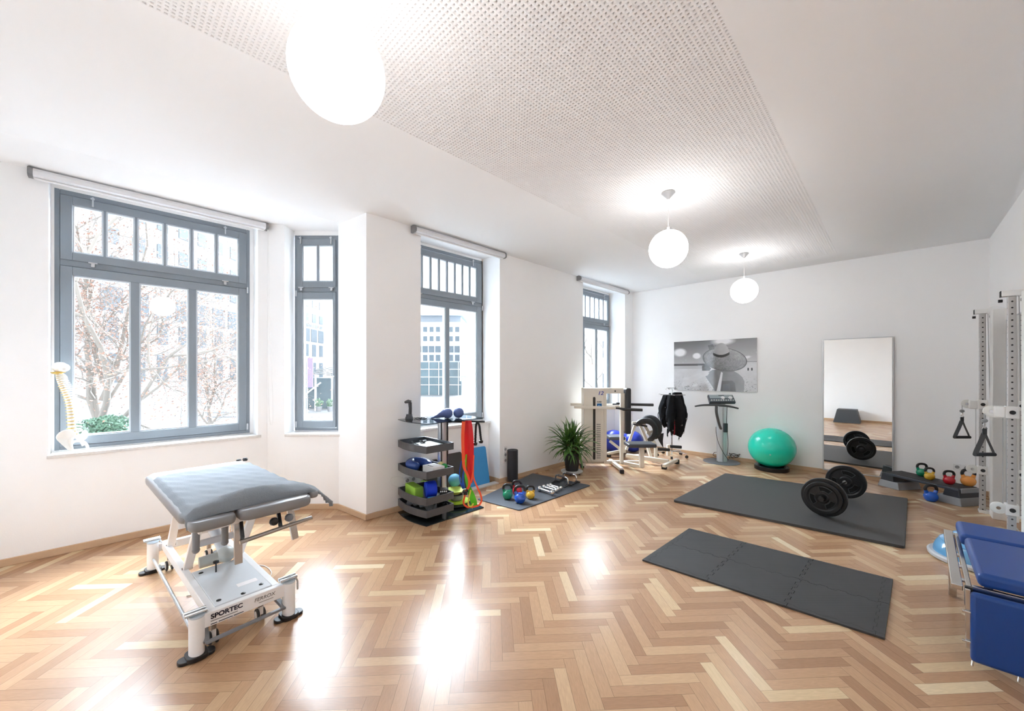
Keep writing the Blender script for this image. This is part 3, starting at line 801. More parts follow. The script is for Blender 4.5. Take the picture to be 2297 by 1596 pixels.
# ================================================================ BARBELL
def barbell():
    a = fl(1853, 1160, .03); b = fl(1897, 1118, .03)
    r = .205; zc = .028 + r + .002
    ca = Vector((a.x, a.y, zc)) + FW * .03; cb = Vector((b.x, b.y, zc)) + FW * .0
    d = (cb - ca).normalized()
    L = (cb - ca).length
    root = thing('barbell', ((a + b) / 2).to_2d().to_3d() + UP * .03, 'short barbell with black weight plates standing on the large grey mat', 'barbell')
    bm = mat('black_iron_plate', (26, 27, 28), .38, .2, noise=.05)
    mb = M(); mb.cyl(ca - d * .06, cb + d * .10, .0135, n=16)
    mb.build('bar', mat('dark_steel_bar', (70, 70, 72), .3, .8), root)
    def plate(c, r, th, name='weight_plate'):
        mb = M()
        prof = [(.02, -th * .35), (r * .20, -th * .5), (r * .28, -th * .5), (r * .34, -th * .22), (r * .74, -th * .22), (r * .82, -th * .5), (r * .97, -th * .5), (r, -th * .38), (r, th * .38), (r * .97, th * .5), (r * .82, th * .5), (r * .74, th * .22), (r * .34, th * .22), (r * .28, th * .5), (r * .20, th * .5), (.02, th * .35), (.02, -th * .35)]
        mb.lathe(prof[:-1], c, d, n=56)
        u = d.orthogonal().normalized(); w = d.cross(u)
        po = mb.build(name, bm, root, ang=30)
        for k in range(3):   # grip slots with raised rims
            a0 = 2 * math.pi * k / 3 + .5
            for s in (-1, 1):
                pts = [c + d * s * th * .26 + (u * math.cos(t) + w * math.sin(t)) * rr for t, rr in [(a0 + q * .15, r * .68) for q in range(8)] + [(a0 + 1.05 - q * .15, r * .42) for q in range(8)]]
                g = M(); g.tube(pts, .0035, n=6, closed=True); g.build('grip_rim', mat('worn_plate_edge', (70, 74, 76), .35, .5), po)
                vs = [c + d * s * th * .235 + (u * math.cos(t) + w * math.sin(t)) * rr for t, rr in [(a0 + q * .15, r * .67) for q in range(8)] + [(a0 + 1.05 - q * .15, r * .43) for q in range(8)]]
                g = M(); g.add(vs, [tuple(range(16)) if s > 0 else tuple(range(15, -1, -1))]); g.build('grip_slot', mat('slot_black', (6, 6, 6), .9), po, smooth=False)
    plate(ca, r, .042); plate(ca - d * .042, r * .84, .034)
    plate(cb, r * .98, .042)
    for c in (ca - d * .085, cb + d * .045):
        mb = M(); mb.cyl(c, c - d * .03 if c is not None and (c - ca).length < .2 else c + d * .03, .032, .026, n=8); mb.build('collar', RUBBER, root)
    for c in (ca + d * .03, cb - d * .05):
        mb = M(); mb.cyl(c, c + d * .02, .024, n=16); mb.build('inner_collar', CHROME, root)
barbell()

# ---- chrome dumbbells
def dumbbell(p0, p1, r, label):
    a = fl(*p0, .013 + r); b = fl(*p1, .013 + r); d = (b - a).normalized(); L = (b - a).length
    root = thing('dumbbell', ((a + b) / 2 - UP * r), label, 'dumbbell', 'chrome dumbbells in a row on the mat')
    mb = M(); mb.cyl(a + d * .02, b - d * .02, r * .42, n=16); mb.cyl(a + d * .05, b - d * .05, r * .5, n=16); mb.build('grip', CHROME, root)
    for c, s in ((a, -1), (b, 1)):
        mb = M(); k = L * .12
        mb.lathe([(0, -k), (r * .5, -k), (r * .75, -k * .8), (r, -k * .25), (r, k * .5), (r * .7, k * .9), (r * .4, k)], c - d * s * 0, d * s * -1 if False else d, n=18)
        mb.build('head', CHROME, root)
dumbbell((1210, 1097), (1238, 1106), .036, 'frontmost chrome dumbbell, beside the yellow kettlebell')
dumbbell((1219.5, 1093.2), (1246.5, 1100.7), .031, 'second chrome dumbbell from the front of the row of four')
dumbbell((1228.5, 1090.8), (1252, 1097.8), .028, 'third chrome dumbbell from the front of the row of four')
dumbbell((1235, 1089), (1258, 1095.5), .026, 'rearmost chrome dumbbell, beside the push-up bars')
# ---- push-up handles
def pushup(f0, f1, label):
    a = fl(*f0, .013); b = fl(*f1, .013); d = (b - a).normalized(); w = Vector((-d.y, d.x, 0)); L = (b - a).length; H = .125
    root = thing('push_up_bar', (a + b) / 2, label, 'push-up bar', 'push-up bars on the mat')
    mb = M(); mb.tube(smoothpts([a + UP * .03, a + UP * (H * .55), a + d * .012 + UP * (H * .9), a + d * .05 + UP * H, a + d * (L * .5) + UP * H, b - d * .05 + UP * H, b - d * .012 + UP * (H * .9), b + UP * (H * .55), b + UP * .03], 4), .011, n=12)
    mb.build('frame', CHROME, root)
    mb = M(); mb.cyl(a + d * .06 + UP * H, b - d * .06 + UP * H, .017, n=16); mb.build('grip', mat('grey_foam_grip', (92, 84, 82), .8), root)
    for c in (a, b):
        mb = M(); mb.tube([c - w * .085 + UP * .008, c - w * .04 + UP * .02, c + UP * .032, c + w * .04 + UP * .02, c + w * .085 + UP * .008], [.010, .014, .018, .014, .010], n=10); mb.build('foot', BLACKP, root)
pushup((1246, 1084.5), (1274, 1093), 'push-up bar with chrome bends, nearer the dumbbells')
pushup((1263, 1079), (1293, 1086), 'push-up bar with chrome bends, nearer the potted plant')
# ---- foam roller
mb = M(); p = fl(1150, 1081, .013); c = Vector((p.x, p.y, .013)) + FW * .07
mb.lathe([(.018, .0), (.074, .0), (.078, .004), (.078, .446), (.074, .45), (.02, .45), (.018, .443), (.018, 0.0)][:-1], c, n=40)
tag(mb.build('foam_roller', mat('black_epp_foam', (44, 44, 48), .7, noise=.12, nscale=200, bump=.3, bscale=500)), 'black foam roller standing upright at the wall on the blue-grey mat', 'foam roller')

# ================================================================ PLANT
def plant():
    c = fl(1284, 1066); c = c + FW * .06; c.z = 0
    r = thing('plant_trolley', c, 'round pale plant trolley on castors under the black pot', 'plant stand')
    mb = M(); mb.lathe([(0, .035), (.165, .035), (.172, .04), (.172, .052), (.165, .056), (0, .056)], c, n=40); mb.build('board', mat('pale_grey_board', (196, 194, 190), .4), r)
    for k in range(4):
        a = k * math.pi / 2 + .4; q = c + Vector((math.cos(a), math.sin(a), 0)) * .12
        mb = M(); mb.cyl(q + UP * .017 + RT * -.01, q + UP * .017 + RT * .01, .016, n=14); mb.box(q + Vector((-.01, -.01, .018)), q + Vector((.01, .01, .036))); mb.build('castor', BLACKP, r)
    pot = thing('potted_yucca', c + UP * .057, 'green yucca plant in a black pot on a round trolley by the window wall', 'plant')
    mb = M(); z = c + UP * .057
    mb.lathe([(0, 0), (.092, 0), (.098, .006), (.124, .235), (.136, .238), (.138, .28), (.126, .28), (.122, .24), (.118, .235), (0, .235)], z, n=40)
    mb.build('pot', mat('matte_black_pot', (30, 29, 31), .5, noise=.04), pot)
    mb = M(); mb.lathe([(0, .246), (.119, .242)], z, n=24); mb.ell(z + UP * .236, (.116, .116, .012), 20, 6); mb.build('soil', mat('potting_soil', (52, 40, 32), .95, noise=.3, nscale=80), pot)
    rnd = random.Random(7)
    stems = [(z + RT * -.035 + FW * .01 + UP * .24, z + RT * -.075 + FW * .0 + UP * .44), (z + RT * .04 + FW * -.02 + UP * .24, z + RT * .075 + FW * -.02 + UP * .38), (z + RT * .0 + FW * .05 + UP * .24, z + RT * .02 + FW * .06 + UP * .48)]
    for a, b in stems:
        mb = M(); mb.tube([a - UP * .01, (a + b) / 2 + RT * .008, b], [.022, .019, .017], n=12); mb.build('trunk', mat('yucca_bark', (122, 100, 78), .85, noise=.25, nscale=60, bump=.6, bscale=60), pot)
    gm, t, b = nt('yucca_leaf'); b.inputs['Roughness'].default_value = .35
    oi = t.nodes.new('ShaderNodeTexCoord'); nz = t.nodes.new('ShaderNodeTexNoise'); nz.inputs['Scale'].default_value = 9
    t.links.new(oi.outputs['Object'], nz.inputs[0]); rp = t.nodes.new('ShaderNodeValToRGB')
    rp.color_ramp.elements[0].position = .3; rp.color_ramp.elements[0].color = (*lin((40, 72, 34)), 1); rp.color_ramp.elements[1].position = .7; rp.color_ramp.elements[1].color = (*lin((98, 142, 62)), 1)
    t.links.new(nz.outputs['Fac'], rp.inputs[0]); t.links.new(rp.outputs[0], b.inputs['Base Color'])
    mb = M()
    def leaf(o, az, el, L, w, droop):
        d = Vector((math.cos(az) * math.cos(el), math.sin(az) * math.cos(el), math.sin(el)))
        side = Vector((-math.sin(az), math.cos(az), 0)); N = 9; vs = []
        p = Vector(o); v = d.copy()
        for i in range(N + 1):
            t_ = i / N; ww = w * (math.sin(math.pi * min(1, t_ * .80 + .20)) ** .8) * (1 if t_ < .98 else 0)
            nrm = side.cross(v).normalized()
            vs += [p - side * ww / 2 + nrm * ww * .18, p - nrm * ww * .06, p + side * ww / 2 + nrm * ww * .18]
            p = p + v * (L / N); v = (v - UP * droop / N * (0.4 + 1.6 * t_)).normalized()
        fs = []
        for i in range(N):
            for k in range(2):
                a_ = i * 3 + k; fs.append((a_, a_ + 1, a_ + 4, a_ + 3))
        for v_ in vs: v_.y = min(v_.y, 4.07)
        mb.add(vs, fs)
    for si, (a, top) in enumerate(stems):
        n = (50, 42, 50)[si]
        for k in range(n):
            az = k * 2.39996 + rnd.uniform(-.2, .2); q = k / n
            el = 1.42 - q * 1.75 + rnd.uniform(-.12, .12)
            L = (.30 + .16 * math.sin(math.pi * q)) * rnd.uniform(.8, 1.15)
            leaf(top - UP * q * .10, az, el, L, rnd.uniform(.026, .042), .35 + q * 1.1 + rnd.uniform(0, .5))
    o = mb.build('foliage', gm, pot, ang=80)
plant()

# ================================================================ GREEN BALL, MIRROR, PICTURE, SOCKETS
bc = Vector((7.58, 1.465, 0))
mb = M(); mb.lathe([(.20, .0), (.235, .0), (.245, .01), (.245, .065), (.235, .075), (.195, .075), (.17, .055), (.17, .01), (.20, 0)][:-1], bc, n=48)
tag(mb.build('ball_ring', mat('glossy_black_plastic', (20, 20, 22), .18)), 'shiny black ring base under the green exercise ball', 'ball ring')
mb = M(); mb.ell(bc + UP * .365, (.335, .335, .318), 56, 36)
o = mb.build('exercise_ball', mat('turquoise_pvc', (30, 222, 192), .24, noise=.015, coat=.2), ang=80); tag(o, 'large turquoise green exercise ball resting on a black ring', 'exercise ball')
mb = M(); v = bc + UP * .365 + Vector((-.3, -.04, .0)); mb.lathe([(0, .0), (.012, .0), (.012, .006), (0, .008)], bc + UP * .30 + Vector((-.325, -.045, 0)), Vector((-1, -.1, -.15)), n=14); mb.build('valve', mat('ball_valve', (120, 214, 196), .3), o)

MIRR = bpy.data.materials.new('mirror_silver'); MIRR.use_nodes = True
b_ = MIRR.node_tree.nodes['Principled BSDF']; b_.inputs['Metallic'].default_value = 1; b_.inputs['Roughness'].default_value = 0.0; b_.inputs['Base Color'].default_value = (.93, .94, .93, 1)
def mirror(name, a, b, axis, label, lean=0.0):
    r = thing(name, ((a[0] + b[0]) / 2, (a[1] + b[1]) / 2, a[2]), label, 'mirror')
    mb = M(); mb.box(a, b); mb.build('backing', WPLAST, r, smooth=False)
    mb = M()
    if axis == 'x': mb.box((a[0] - .004, a[1] + .006, a[2] + .006), (a[0] - .0005, b[1] - .006, b[2] - .006))
    else: mb.box((a[0] + .006, b[1] + .0005, a[2] + .006), (b[0] - .006, b[1] + .004, b[2] - .006))
    mb.build('mirror_glass', MIRR, r, smooth=False)
    mb = M()
    e = .008
    if axis == 'x':
        x0, x1 = a[0] - .008, b[0]
        mb.box((x0, a[1] - e, a[2] - e), (x1, a[1], b[2] + e)); mb.box((x0, b[1], a[2] - e), (x1, b[1] + e, b[2] + e))
        mb.box((x0, a[1], a[2] - e), (x1, b[1], a[2])); mb.box((x0, a[1], b[2]), (x1, b[1], b[2] + e))
    else:
        y0, y1 = a[1], b[1] + .008
        mb.box((a[0] - e, y0, a[2] - e), (a[0], y1, b[2] + e)); mb.box((b[0], y0, a[2] - e), (b[0] + e, y1, b[2] + e))
        mb.box((a[0], y0, a[2] - e), (b[0], y1, a[2])); mb.box((a[0], y0, b[2]), (b[0], y1, b[2] + e))
    mb.build('frame', ALU, r, smooth=False)
mirror('wall_mirror', (7.90, .04, .065), (7.928, .828, 2.115), 'x', 'tall narrow mirror on the far wall beside the picture')
mirror('wall_mirror', (5.68, -.858, .08), (6.66, -.84, 2.16), 'y', 'mirror on the right wall behind the cable machines')

def picture():
    W, H = 432, 288
    yy, xx = np.mgrid[0:H, 0:W]; x = xx / W; y = 1 - yy / H     # y up
    rs = np.random.RandomState(3)
    def noise(sx, sy):
        g = rs.rand(sy + 2, sx + 2); fx = x * sx; fy = (yy / H) * sy
        ix = fx.astype(int); iy = fy.astype(int); tx = fx - ix; ty = fy - iy; tx = tx * tx * (3 - 2 * tx); ty = ty * ty * (3 - 2 * ty)
        return (g[iy, ix] * (1 - tx) + g[iy, ix + 1] * tx) * (1 - ty) + (g[iy + 1, ix] * (1 - tx) + g[iy + 1, ix + 1] * tx) * ty
    fb = noise(6, 5) * .5 + noise(14, 12) * .3 + noise(32, 26) * .2
    I = np.zeros((H, W))
    sky = .42 + .28 * (1 - (y - .52) / .48) + .10 * x
    cl = np.clip((fb - .52) * 6, 0, 1) * np.clip(1 - abs(y - .64) * 6, 0, 1)
    cl2 = np.clip(1 - np.hypot((x - .08) / .10, (y - .78) / .10), 0, 1) + np.clip(1 - np.hypot((x - .3) / .06, (y - .70) / .07), 0, 1) + .8 * np.clip(1 - np.hypot((x - .62) / .16, (y - .97) / .09), 0, 1)
    sky = np.clip(sky + .35 * cl + .55 * np.clip(cl2 * 2, 0, 1) * (.6 + .6 * fb), 0, .93)
    sand = .80 + .10 * (fb - .5) - .10 * (.25 - y).clip(0, 1)
    n3 = noise(90, 70); sand = np.where((n3 > .80) & (y < .30), sand - .38 * (.34 - y) / .34, sand)
    sea = .55 + .1 * fb
    I = np.where(y > .54, sky, sand)
    hz = (y > .50 - .0 + .03 * (x - .2)) & (y < .545)
    I = np.where(hz & (x < .45), .38, I); I = np.where((y > .56) & (y < .575) & (x > .80), .55, I)
    I = np.where((y > .44) & (y <= .50) & (x < .4), .72, I)
    # shoulders and back
    def poly(pts):
        ins = np.zeros((H, W), bool); n = len(pts)
        for i in range(n):
            x1, y1 = pts[i]; x2, y2 = pts[(i + 1) % n]
            c = ((y1 > y) != (y2 > y)) & (x < (x2 - x1) * (y - y1) / (y2 - y1 + 1e-9) + x1); ins ^= c
        return ins
    body = poly([(.52, 0), (.50, .08), (.46, .17), (.41, .29), (.44, .36), (.50, .42), (.72, .42), (.80, .34), (.84, .28), (.865, .2), (.86, 0)])
    I = np.where(body, .38 + .16 * fb + .18 * (x - .4), I)
    arm = poly([(.10, .10), (.13, .25), (.40, .38), (.46, .36), (.44, .31), (.28, .20), (.13, .06)]); I = np.where(arm, .76 + .12 * fb, I)
    hair = poly([(.37, .40), (.37, .50), (.44, .52), (.48, .44), (.46, .40)]); I = np.where(hair, .22 + .4 * fb, I)
    bag = poly([(.60, 0), (.60, .20), (.73, .21), (.76, .16), (.77, 0)]); I = np.where(bag, .36 + .06 * fb, I)
    I = np.where(poly([(.615, 0), (.625, .14), (.70, .15), (.71, 0)]), .46, I)
    strap = poly([(.545, 0), (.59, 0), (.62, .36), (.60, .38)]); I = np.where(strap, .86, I)
    # hat: brim, crown, band
    a = math.radians(-10); hx, hy = x - .635, (y - .615) / 1.5
    u = hx * math.cos(a) + hy * math.sin(a); v = -hx * math.sin(a) + hy * math.cos(a)
    br = np.hypot(u / .262, v / .148) < 1
    ring = .56 + .022 * np.sin(np.hypot(u / .262, v / .148) * 60) + .10 * (noise(70, 50) - .5) + .30 * (fb - .5) + .10 * (v / .148)
    I = np.where(br, ring, I)
    edge = (np.hypot(u / .262, v / .148) < 1) & (np.hypot(u / .262, v / .148) > .95); I = np.where(edge, .38, I)
    cb_ = .655 + 5.5 * (x - .60) ** 2
    cr = (np.hypot((x - .60) / .098, (y - .70) / .235) < 1) & (y > cb_); I = np.where(cr, .66 + .16 * (fb - .5) + .5 * (x - .6), I)
    band = (abs(x - .60) < .097) & (y < cb_ + .05) & (y > cb_); I = np.where(band, .16, I)
    I = np.where(poly([(.46, .80), (.44, .90), (.50, .92), (.52, .86)]), .26 + .3 * fb, I)
    for fx in (.905, .945):
        I = np.where(np.hypot((x - fx) / .009, (y - .425) / .03) < 1, .2, I)
    I = np.clip(I, .03, .97)
    y0, y1, z0, z1 = 1.745, 3.195, 1.25, 2.21; X = 7.905
    # plain box body + printed face grid
    r = thing('canvas_picture', (X, (y0 + y1) / 2, z0), 'black and white beach photograph of someone in a wide straw hat, on the far wall', 'picture')
    mb = M(); mb.box((X + .001, y0, z0), (XB - .001, y1, z1)); mb.build('panel_edge', WPLAST, r, smooth=False)
    gy = np.linspace(y1, y0, W + 1); gz = np.linspace(z1, z0, H + 1)
    GZ, GY = np.meshgrid(gz, gy, indexing='ij'); V = np.stack([np.zeros(GZ.size), GY.ravel() - (y0 + y1) / 2, GZ.ravel() - (z0 + z1) / 2], 1)
    J, I_ = np.meshgrid(np.arange(H), np.arange(W), indexing='ij'); a0 = (J * (W + 1) + I_).ravel()
    F = np.stack([a0, a0 + W + 1, a0 + W + 2, a0 + 1], 1)
    me = bpy.data.meshes.new('print'); me.vertices.add(len(V)); me.vertices.foreach_set('co', V.ravel())
    me.loops.add(F.size); me.loops.foreach_set('vertex_index', F.ravel().astype(np.int32)); me.polygons.add(len(F)); me.polygons.foreach_set('loop_start', (np.arange(len(F)) * 4).astype(np.int32))
    me.update(calc_edges=True)
    ca = me.color_attributes.new('ink', 'FLOAT_COLOR', 'CORNER')
    cc = np.repeat((I ** 2.2).ravel(), 4); ca.data.foreach_set('color', np.stack([cc, cc, cc * 1.02, np.ones_like(cc)], 1).ravel().astype(np.float32))
    m, t, b = nt('glossy_photo_print'); at = t.nodes.new('ShaderNodeVertexColor'); at.layer_name = 'ink'
    t.links.new(at.outputs[0], b.inputs['Base Color']); b.inputs['Roughness'].default_value = .06; b.inputs['Specular IOR Level'].default_value = .6
    me.materials.append(m)
    o = bpy.data.objects.new('print', me); COL.objects.link(o); place(o, Vector((X, (y0 + y1) / 2, (z0 + z1) / 2)), r)
picture()

def socket(c, ex, ez_n, n, vertical, label):
    c = Vector(c); ex = Vector(ex); nn = Vector(ez_n); s = .081
    r = thing('wall_socket', c, label, 'socket')
    for k in range(n):
        o = c + (UP if vertical else ex) * (k * s)
        ax = (o, ex, UP, nn)
        mb = M(); mb.prism(rrect(-s / 2 + .001, -s / 2 + .001, s / 2 - .001, s / 2 - .001, .006), 0.0, .009, ax); p = mb.build('cover_plate', WPLAST, r, smooth=False, bevel=.0015)
        mb = M(); mb.cyl(o + nn * .0085, o + nn * .0102, .0215, n=24); mb.build('socket_well', mat('socket_recess_grey', (150, 150, 150), .5), p)
    return r
socket(oY(1133, 1033, YW - .001), (1, 0, 0), (0, -1, 0), 3, True, 'tall triple white wall socket partly hidden behind the black foam roller')
socket(oX(2147, 1048, XB - .001), (0, -1, 0), (-1, 0, 0), 2, False, 'double white wall socket above the step platform')
sk = socket(oY(913, 1078, YW - .001), (1, 0, 0), (0, -1, 0), 2, False, 'double white wall socket with a looping cable behind the tray stand')
mb = M(); a = oY(913, 1078, YW - .02)
mb.tube(smoothpts([a, a + Vector((-.03, -.03, .02)), oY(893, 1070, YW - .03), oY(877, 1074, YW - .04), oY(878, 1086, YW - .05), oY(890, 1092, YW - .05), oY(904, 1091, YW - .05)], 6), .003, n=6); mb.build('cable', WPLAST, sk)
# ---- plyometric box behind the camera (seen in the mirror)
mb = M()
bx0, bx1, by0, by1 = -1.05, -.50, .80, 1.46
vs = [(bx0 + .0, by0 - .0, 0), (bx1 + .06, by0, 0), (bx1 + .06, by1, 0), (bx0, by1, 0), (bx0 + .06, by0 + .09, .42), (bx1 - .03, by0 + .09, .42), (bx1 - .03, by1 - .09, .42), (bx0 + .06, by1 - .09, .42)]
mb.add(vs, [(0, 3, 2, 1), (4, 5, 6, 7), (0, 1, 5, 4), (1, 2, 6, 5), (2, 3, 7, 6), (3, 0, 4, 7)])
tag(mb.build('jump_box', mat('dark_grey_vinyl', (66, 70, 75), .5), smooth=False, bevel=.012), 'dark grey tapered jump box, seen in the tall mirror against the opposite wall', 'jump box')

# ================================================================ TREATMENT TABLE
def treatment_table():
    f1 = fl(441, 1476); f2 = fl(343, 1283); f3 = fl(652, 1390)
    ey = (f2 - f1).normalized(); ex = Vector((ey.y, -ey.x, 0)); W = (f3 - f1).dot(ex); L = (f2 - f1).length
    O = Vector((f1.x, f1.y, 0)); ax = (O, ex, ey, UP)
    def P(x, y, z): return O + ex * x + ey * y + UP * z
    r = thing('treatment_table', P(W / 2, L / 2, 0), 'white framed physiotherapy table with grey vinyl cushions under a grey blanket', 'treatment table')
    # feet: oval columns with black shoes and double chrome step bars
    for (x, y, dx) in ((0, 0, 0), (W, 0, 0), (0, L, 0), (W, L, 0)):
        mb = M()
        ov = [(x + .036 * math.cos(t) , y + .048 * math.sin(t)) for t in [2 * math.pi * i / 32 for i in range(32)]]
        mb.prism(ov, .022, .235, ax); leg = mb.build('leg_column', WPAINT, r, ang=40)
        mb = M(); mb.prism([(x + .037 * math.cos(t) , y + .049 * math.sin(t)) for t in [2 * math.pi * i / 32 for i in range(32)]], .235, .243, ax); mb.build('column_cap', mat('pale_blue_grey_cap', (196, 206, 214), .35), leg)
        mb = M(); mb.prism(rrect(x - .085, y - .035, x + .085, y + .035, .03), 0.0, .018, ax); mb.prism(rrect(x - .05, y - .055, x + .05, y + .055, .03), .006, .030, ax)
        mb.build('rubber_foot', BLACKP, leg, bevel=.003)
        mb = M()
        for s in (-.016, .016):
            mb.tube([P(x - .055, y + s, .258), P(x + .045, y + s, .258)], .0095, n=10)
        mb.tube([P(x - .045 if x else x - .045, y - .016, .258), P(x - .05, y, .25), P(x - .05, y + .016, .258)], .006, n=8)
        mb.tube([P(x + .04, y, .25), P(x + .055, y, .215), P(x + .055, y, .16)], .006, n=8)
        mb.build('step_pedal', mat('pale_steel', (200, 205, 208), .25, .7), leg)
    # rails
    mb = M(); mb.box((.03, -.02, .155), (W - .03, .02, .235), ax); cb = mb.build('cross_rail', WPAINT, r, smooth=False, bevel=.004)
    mb = M(); mb.box((.03, L - .02, .155), (W - .03, L + .02, .215), ax); mb.build('cross_rail', WPAINT, r, smooth=False, bevel=.004)
    for x in (.05, W - .09):
        mb = M(); mb.box((x, .02, .17), (x + .04, L - .02, .235), ax); mb.build('side_rail', WPAINT, r, smooth=False, bevel=.004)
    mb = M(); mb.tube([P(-.01, .10, .13), P(-.01, L - .1, .13)], .011, n=10); mb.tube([P(-.01, .10, .13), P(.0, .04, .17)], .009, n=8); mb.build('pedal_rod', mat('pale_steel', (200, 205, 208), .25, .7), r)
    tx = (O + ex * .0 + ey * -.0205, ex, UP)
    DK = mat('dark_lettering', (28, 26, 48), .5)
    text('lettering', 'SPORTEC', .036, P(.06, -.0205, .195), ex, UP, DK, cb, bold=.0012, width=.155)
    q = M(); q.box((.06, -.0215, .180), (.19, -.0203, .1835), ax); q.build('fine_print', mat('grey_lettering', (120, 118, 118), .5), cb, smooth=False)
    for k, (a, b_) in enumerate(((0, .03), (.037, .105), (.11, .16))):
        q = M(); q.box((.06 + a, -.0215, .163), (.06 + b_, -.0203, .167), ax); q.build('fine_print', DK, cb, smooth=False)
    text('lettering', 'FERROX', .030, P(.275, -.0205, .193), ex, UP, mat('grey_lettering', (120, 118, 118), .5), cb, shear=.2, width=.115)
    q = M(); q.box((.30, -.0215, .178), (.38, -.0203, .181), ax); q.build('fine_print', mat('grey_lettering', (120, 118, 118), .5), cb, smooth=False)
    # base plate
    mb = M(); mb.box((.09, .03, .225), (W - .09, .62, .237), ax); bp = mb.build('base_plate', mat('pale_blue_white_metal', (222, 228, 233), .22, noise=.02), r, smooth=False, bevel=.003)
    for x, y in ((.12, .08), (.13, .56), (W - .13, .09), (W - .12, .58), (W / 2, .055)):
        q = M(); q.lathe([(.013, 0), (.013, .003), (.007, .006), (0, .006)], P(x, y, .237), n=16); q.build('bolt', BLACKP, bp)
    q = M(); q.box((.24, .16, .2372), (.35, .21, .2378), ax); q.build('sticker', mat('paper_sticker', (240, 236, 236), .5), bp, smooth=False)
    q = M(); q.cyl(P(.20, .50, .237), P(.20, .50, .30), .005, n=10); q.lathe([(.0, 0), (.017, .0), (.017, .012), (0, .016)], P(.20, .50, .30), n=14); q.build('knob_screw', BLACKP, bp)
    # castors with grey lever bar
    for x, y in ((.09, .06), (W - .13, .10), (.09, L - .08), (W - .13, L - .08)):
        mb = M(); mb.cyl(P(x, y, .09), P(x, y, .165), .016, n=14); mb.build('castor_stem', STEELB, r)
        mb = M()
        for s in (-.017, .017):
            mb.lathe([(.010, -.007), (.034, -.007), (.038, -.003), (.038, .003), (.034, .007), (.010, .007)], P(x + s, y + .01, .040), ex, n=24)
        cs = mb.build('castor', mat('castor_tyre', (58, 58, 60), .5), r)
        mb = M()
        for s in (-.0248, .0248): mb.cyl(P(x + s - .0005, y + .01, .040), P(x + s + .0005, y + .01, .040), .024, n=20)
        mb.build('wheel_disc', WPLAST, cs)
        mb = M(); mb.box((x - .01, y - .02, .045), (x + .01, y + .035, .095), ax); mb.build('castor_fork', WPLAST, cs, smooth=False, bevel=.004)
    mb = M(); mb.bar(P(.03, -.045, .085), P(W - .02, -.02, .085), .022, .016); mb.build('brake_bar', GREYP, r, smooth=False, bevel=.003)
    for x, y0, y1 in ((.035, -.04, .09), (W - .03, -.02, .12)):
        mb = M(); mb.bar(P(x, y0, .085), P(x + (.02 if x < .2 else -.03), y1, .135), .03, .02); mb.build('brake_arm', GREYP, r, smooth=False, bevel=.003)
    # lifting arms (parallelogram) and motor
    ZT = .695
    arms = [(.075, .70, .235, .20, .34 + 0), (W - .075, .70, .235, W - .06, .34)]
    for x in (.085, W - .085):
        mb = M(); mb.bar(P(x, 1.30, .23), P(x, .96, ZT - .03), .05, .028, up=ey); a_ = mb.build('lift_arm', WPAINT, r, smooth=False, bevel=.004)
        mb = M(); mb.bar(P(x, .72, .23), P(x, .36, ZT - .04), .05, .028, up=ey); a_ = mb.build('lift_arm', WPAINT, r, smooth=False, bevel=.004)
        for y, z in ((1.30, .235), (.72, .235)):
            q = M(); q.cyl(P(x - .03, y, z), P(x + .03, y, z), .012, n=14); q.build('pivot_bolt', STEELB, r)
    mb = M(); mb.box((.10, .60, .40), (W - .10, .63, .44), ax); mb.build('arm_brace', mat('silver_tube', (196, 196, 198), .35, .4), r, smooth=False, bevel=.003)
    mb = M(); mb.box((.10, 1.10, .40), (W - .10, 1.13, .46), ax); mb.build('arm_brace', WPAINT, r, smooth=False, bevel=.003)
    q0 = P(W * .62, .68, .27); q1 = P(W * .42, .95, ZT - .06)
    mb = M(); mb.cyl(q0, q0 + (q1 - q0) * .55, .034, n=20); mb.cyl(q0 + (q1 - q0) * .55, q1, .022, n=18); mb.build('lift_cylinder', mat('pale_grey_plastic', (205, 212, 219), .35), r)
    mb = M(); mb.ell(P(W * .62, .67, .275), (.058, .075, .055), 18, 12); mb.tube([P(W * .60, .67, .265), P(W * .3, .68, .262)], [.042, .038], n=16); mb.build('motor', mat('motor_grey', (188, 192, 188), .45), r)
    # chrome rest legs that hang from the head end
    for x, y, zt, zb, tilt in ((.235, .16, ZT - .02, .395, .0), (W + .085, .22, ZT - .04, .42, .03)):
        mb = M(); mb.bar(P(x, y, zt), P(x + tilt, y - .02, zb), .042, .026, up=ey); rl = mb.build('rest_leg', mat('satin_steel_tube', (190, 188, 186), .2, .8), r, smooth=False, bevel=.003)
    mb = M(); mb.bar(P(.03, .06, ZT + .0), P(W + .14, .10, ZT + .01), .03, .045); mb.build('head_frame', WPAINT, r, smooth=False, bevel=.004)
    for x in (.02, W + .05):
        mb = M(); mb.box((x, .06, ZT - .03), (x + .045, L - .1, ZT + .005), ax); mb.build('bed_rail', WPAINT, r, smooth=False, bevel=.004)
    mb = M(); mb.tube([P(.20, -.02, ZT - .11), P(W + .145, -.0, ZT - .085)], .0125, n=14); rb = mb.build('release_rail', STEELB, r)
    for x in (.22, .43):
        q = M(); q.bar(P(x, -.0, ZT - .10), P(x + .01, .07, ZT - .02), .02, .03); q.build('lever_bracket', BLACKP, rb, smooth=False, bevel=.003)
    for x, m_ in ((.40, BLACKP), (.49, GREYP)):
        q = M(); q.lathe([(.0, -.018), (.022, -.016), (.027, 0), (.022, .016), (0, .018)], P(x, .03, ZT - .055), ey, n=10); q.build('star_knob', m_, r)
    for x in (.02, .16):
        q = M(); q.cyl(P(x, .12, ZT - .13), P(x, .12, ZT - .02), .018, n=14); q.ell(P(x, .12, ZT - .135), .02, 12, 8); q.build('gas_knob', GREYP, r)
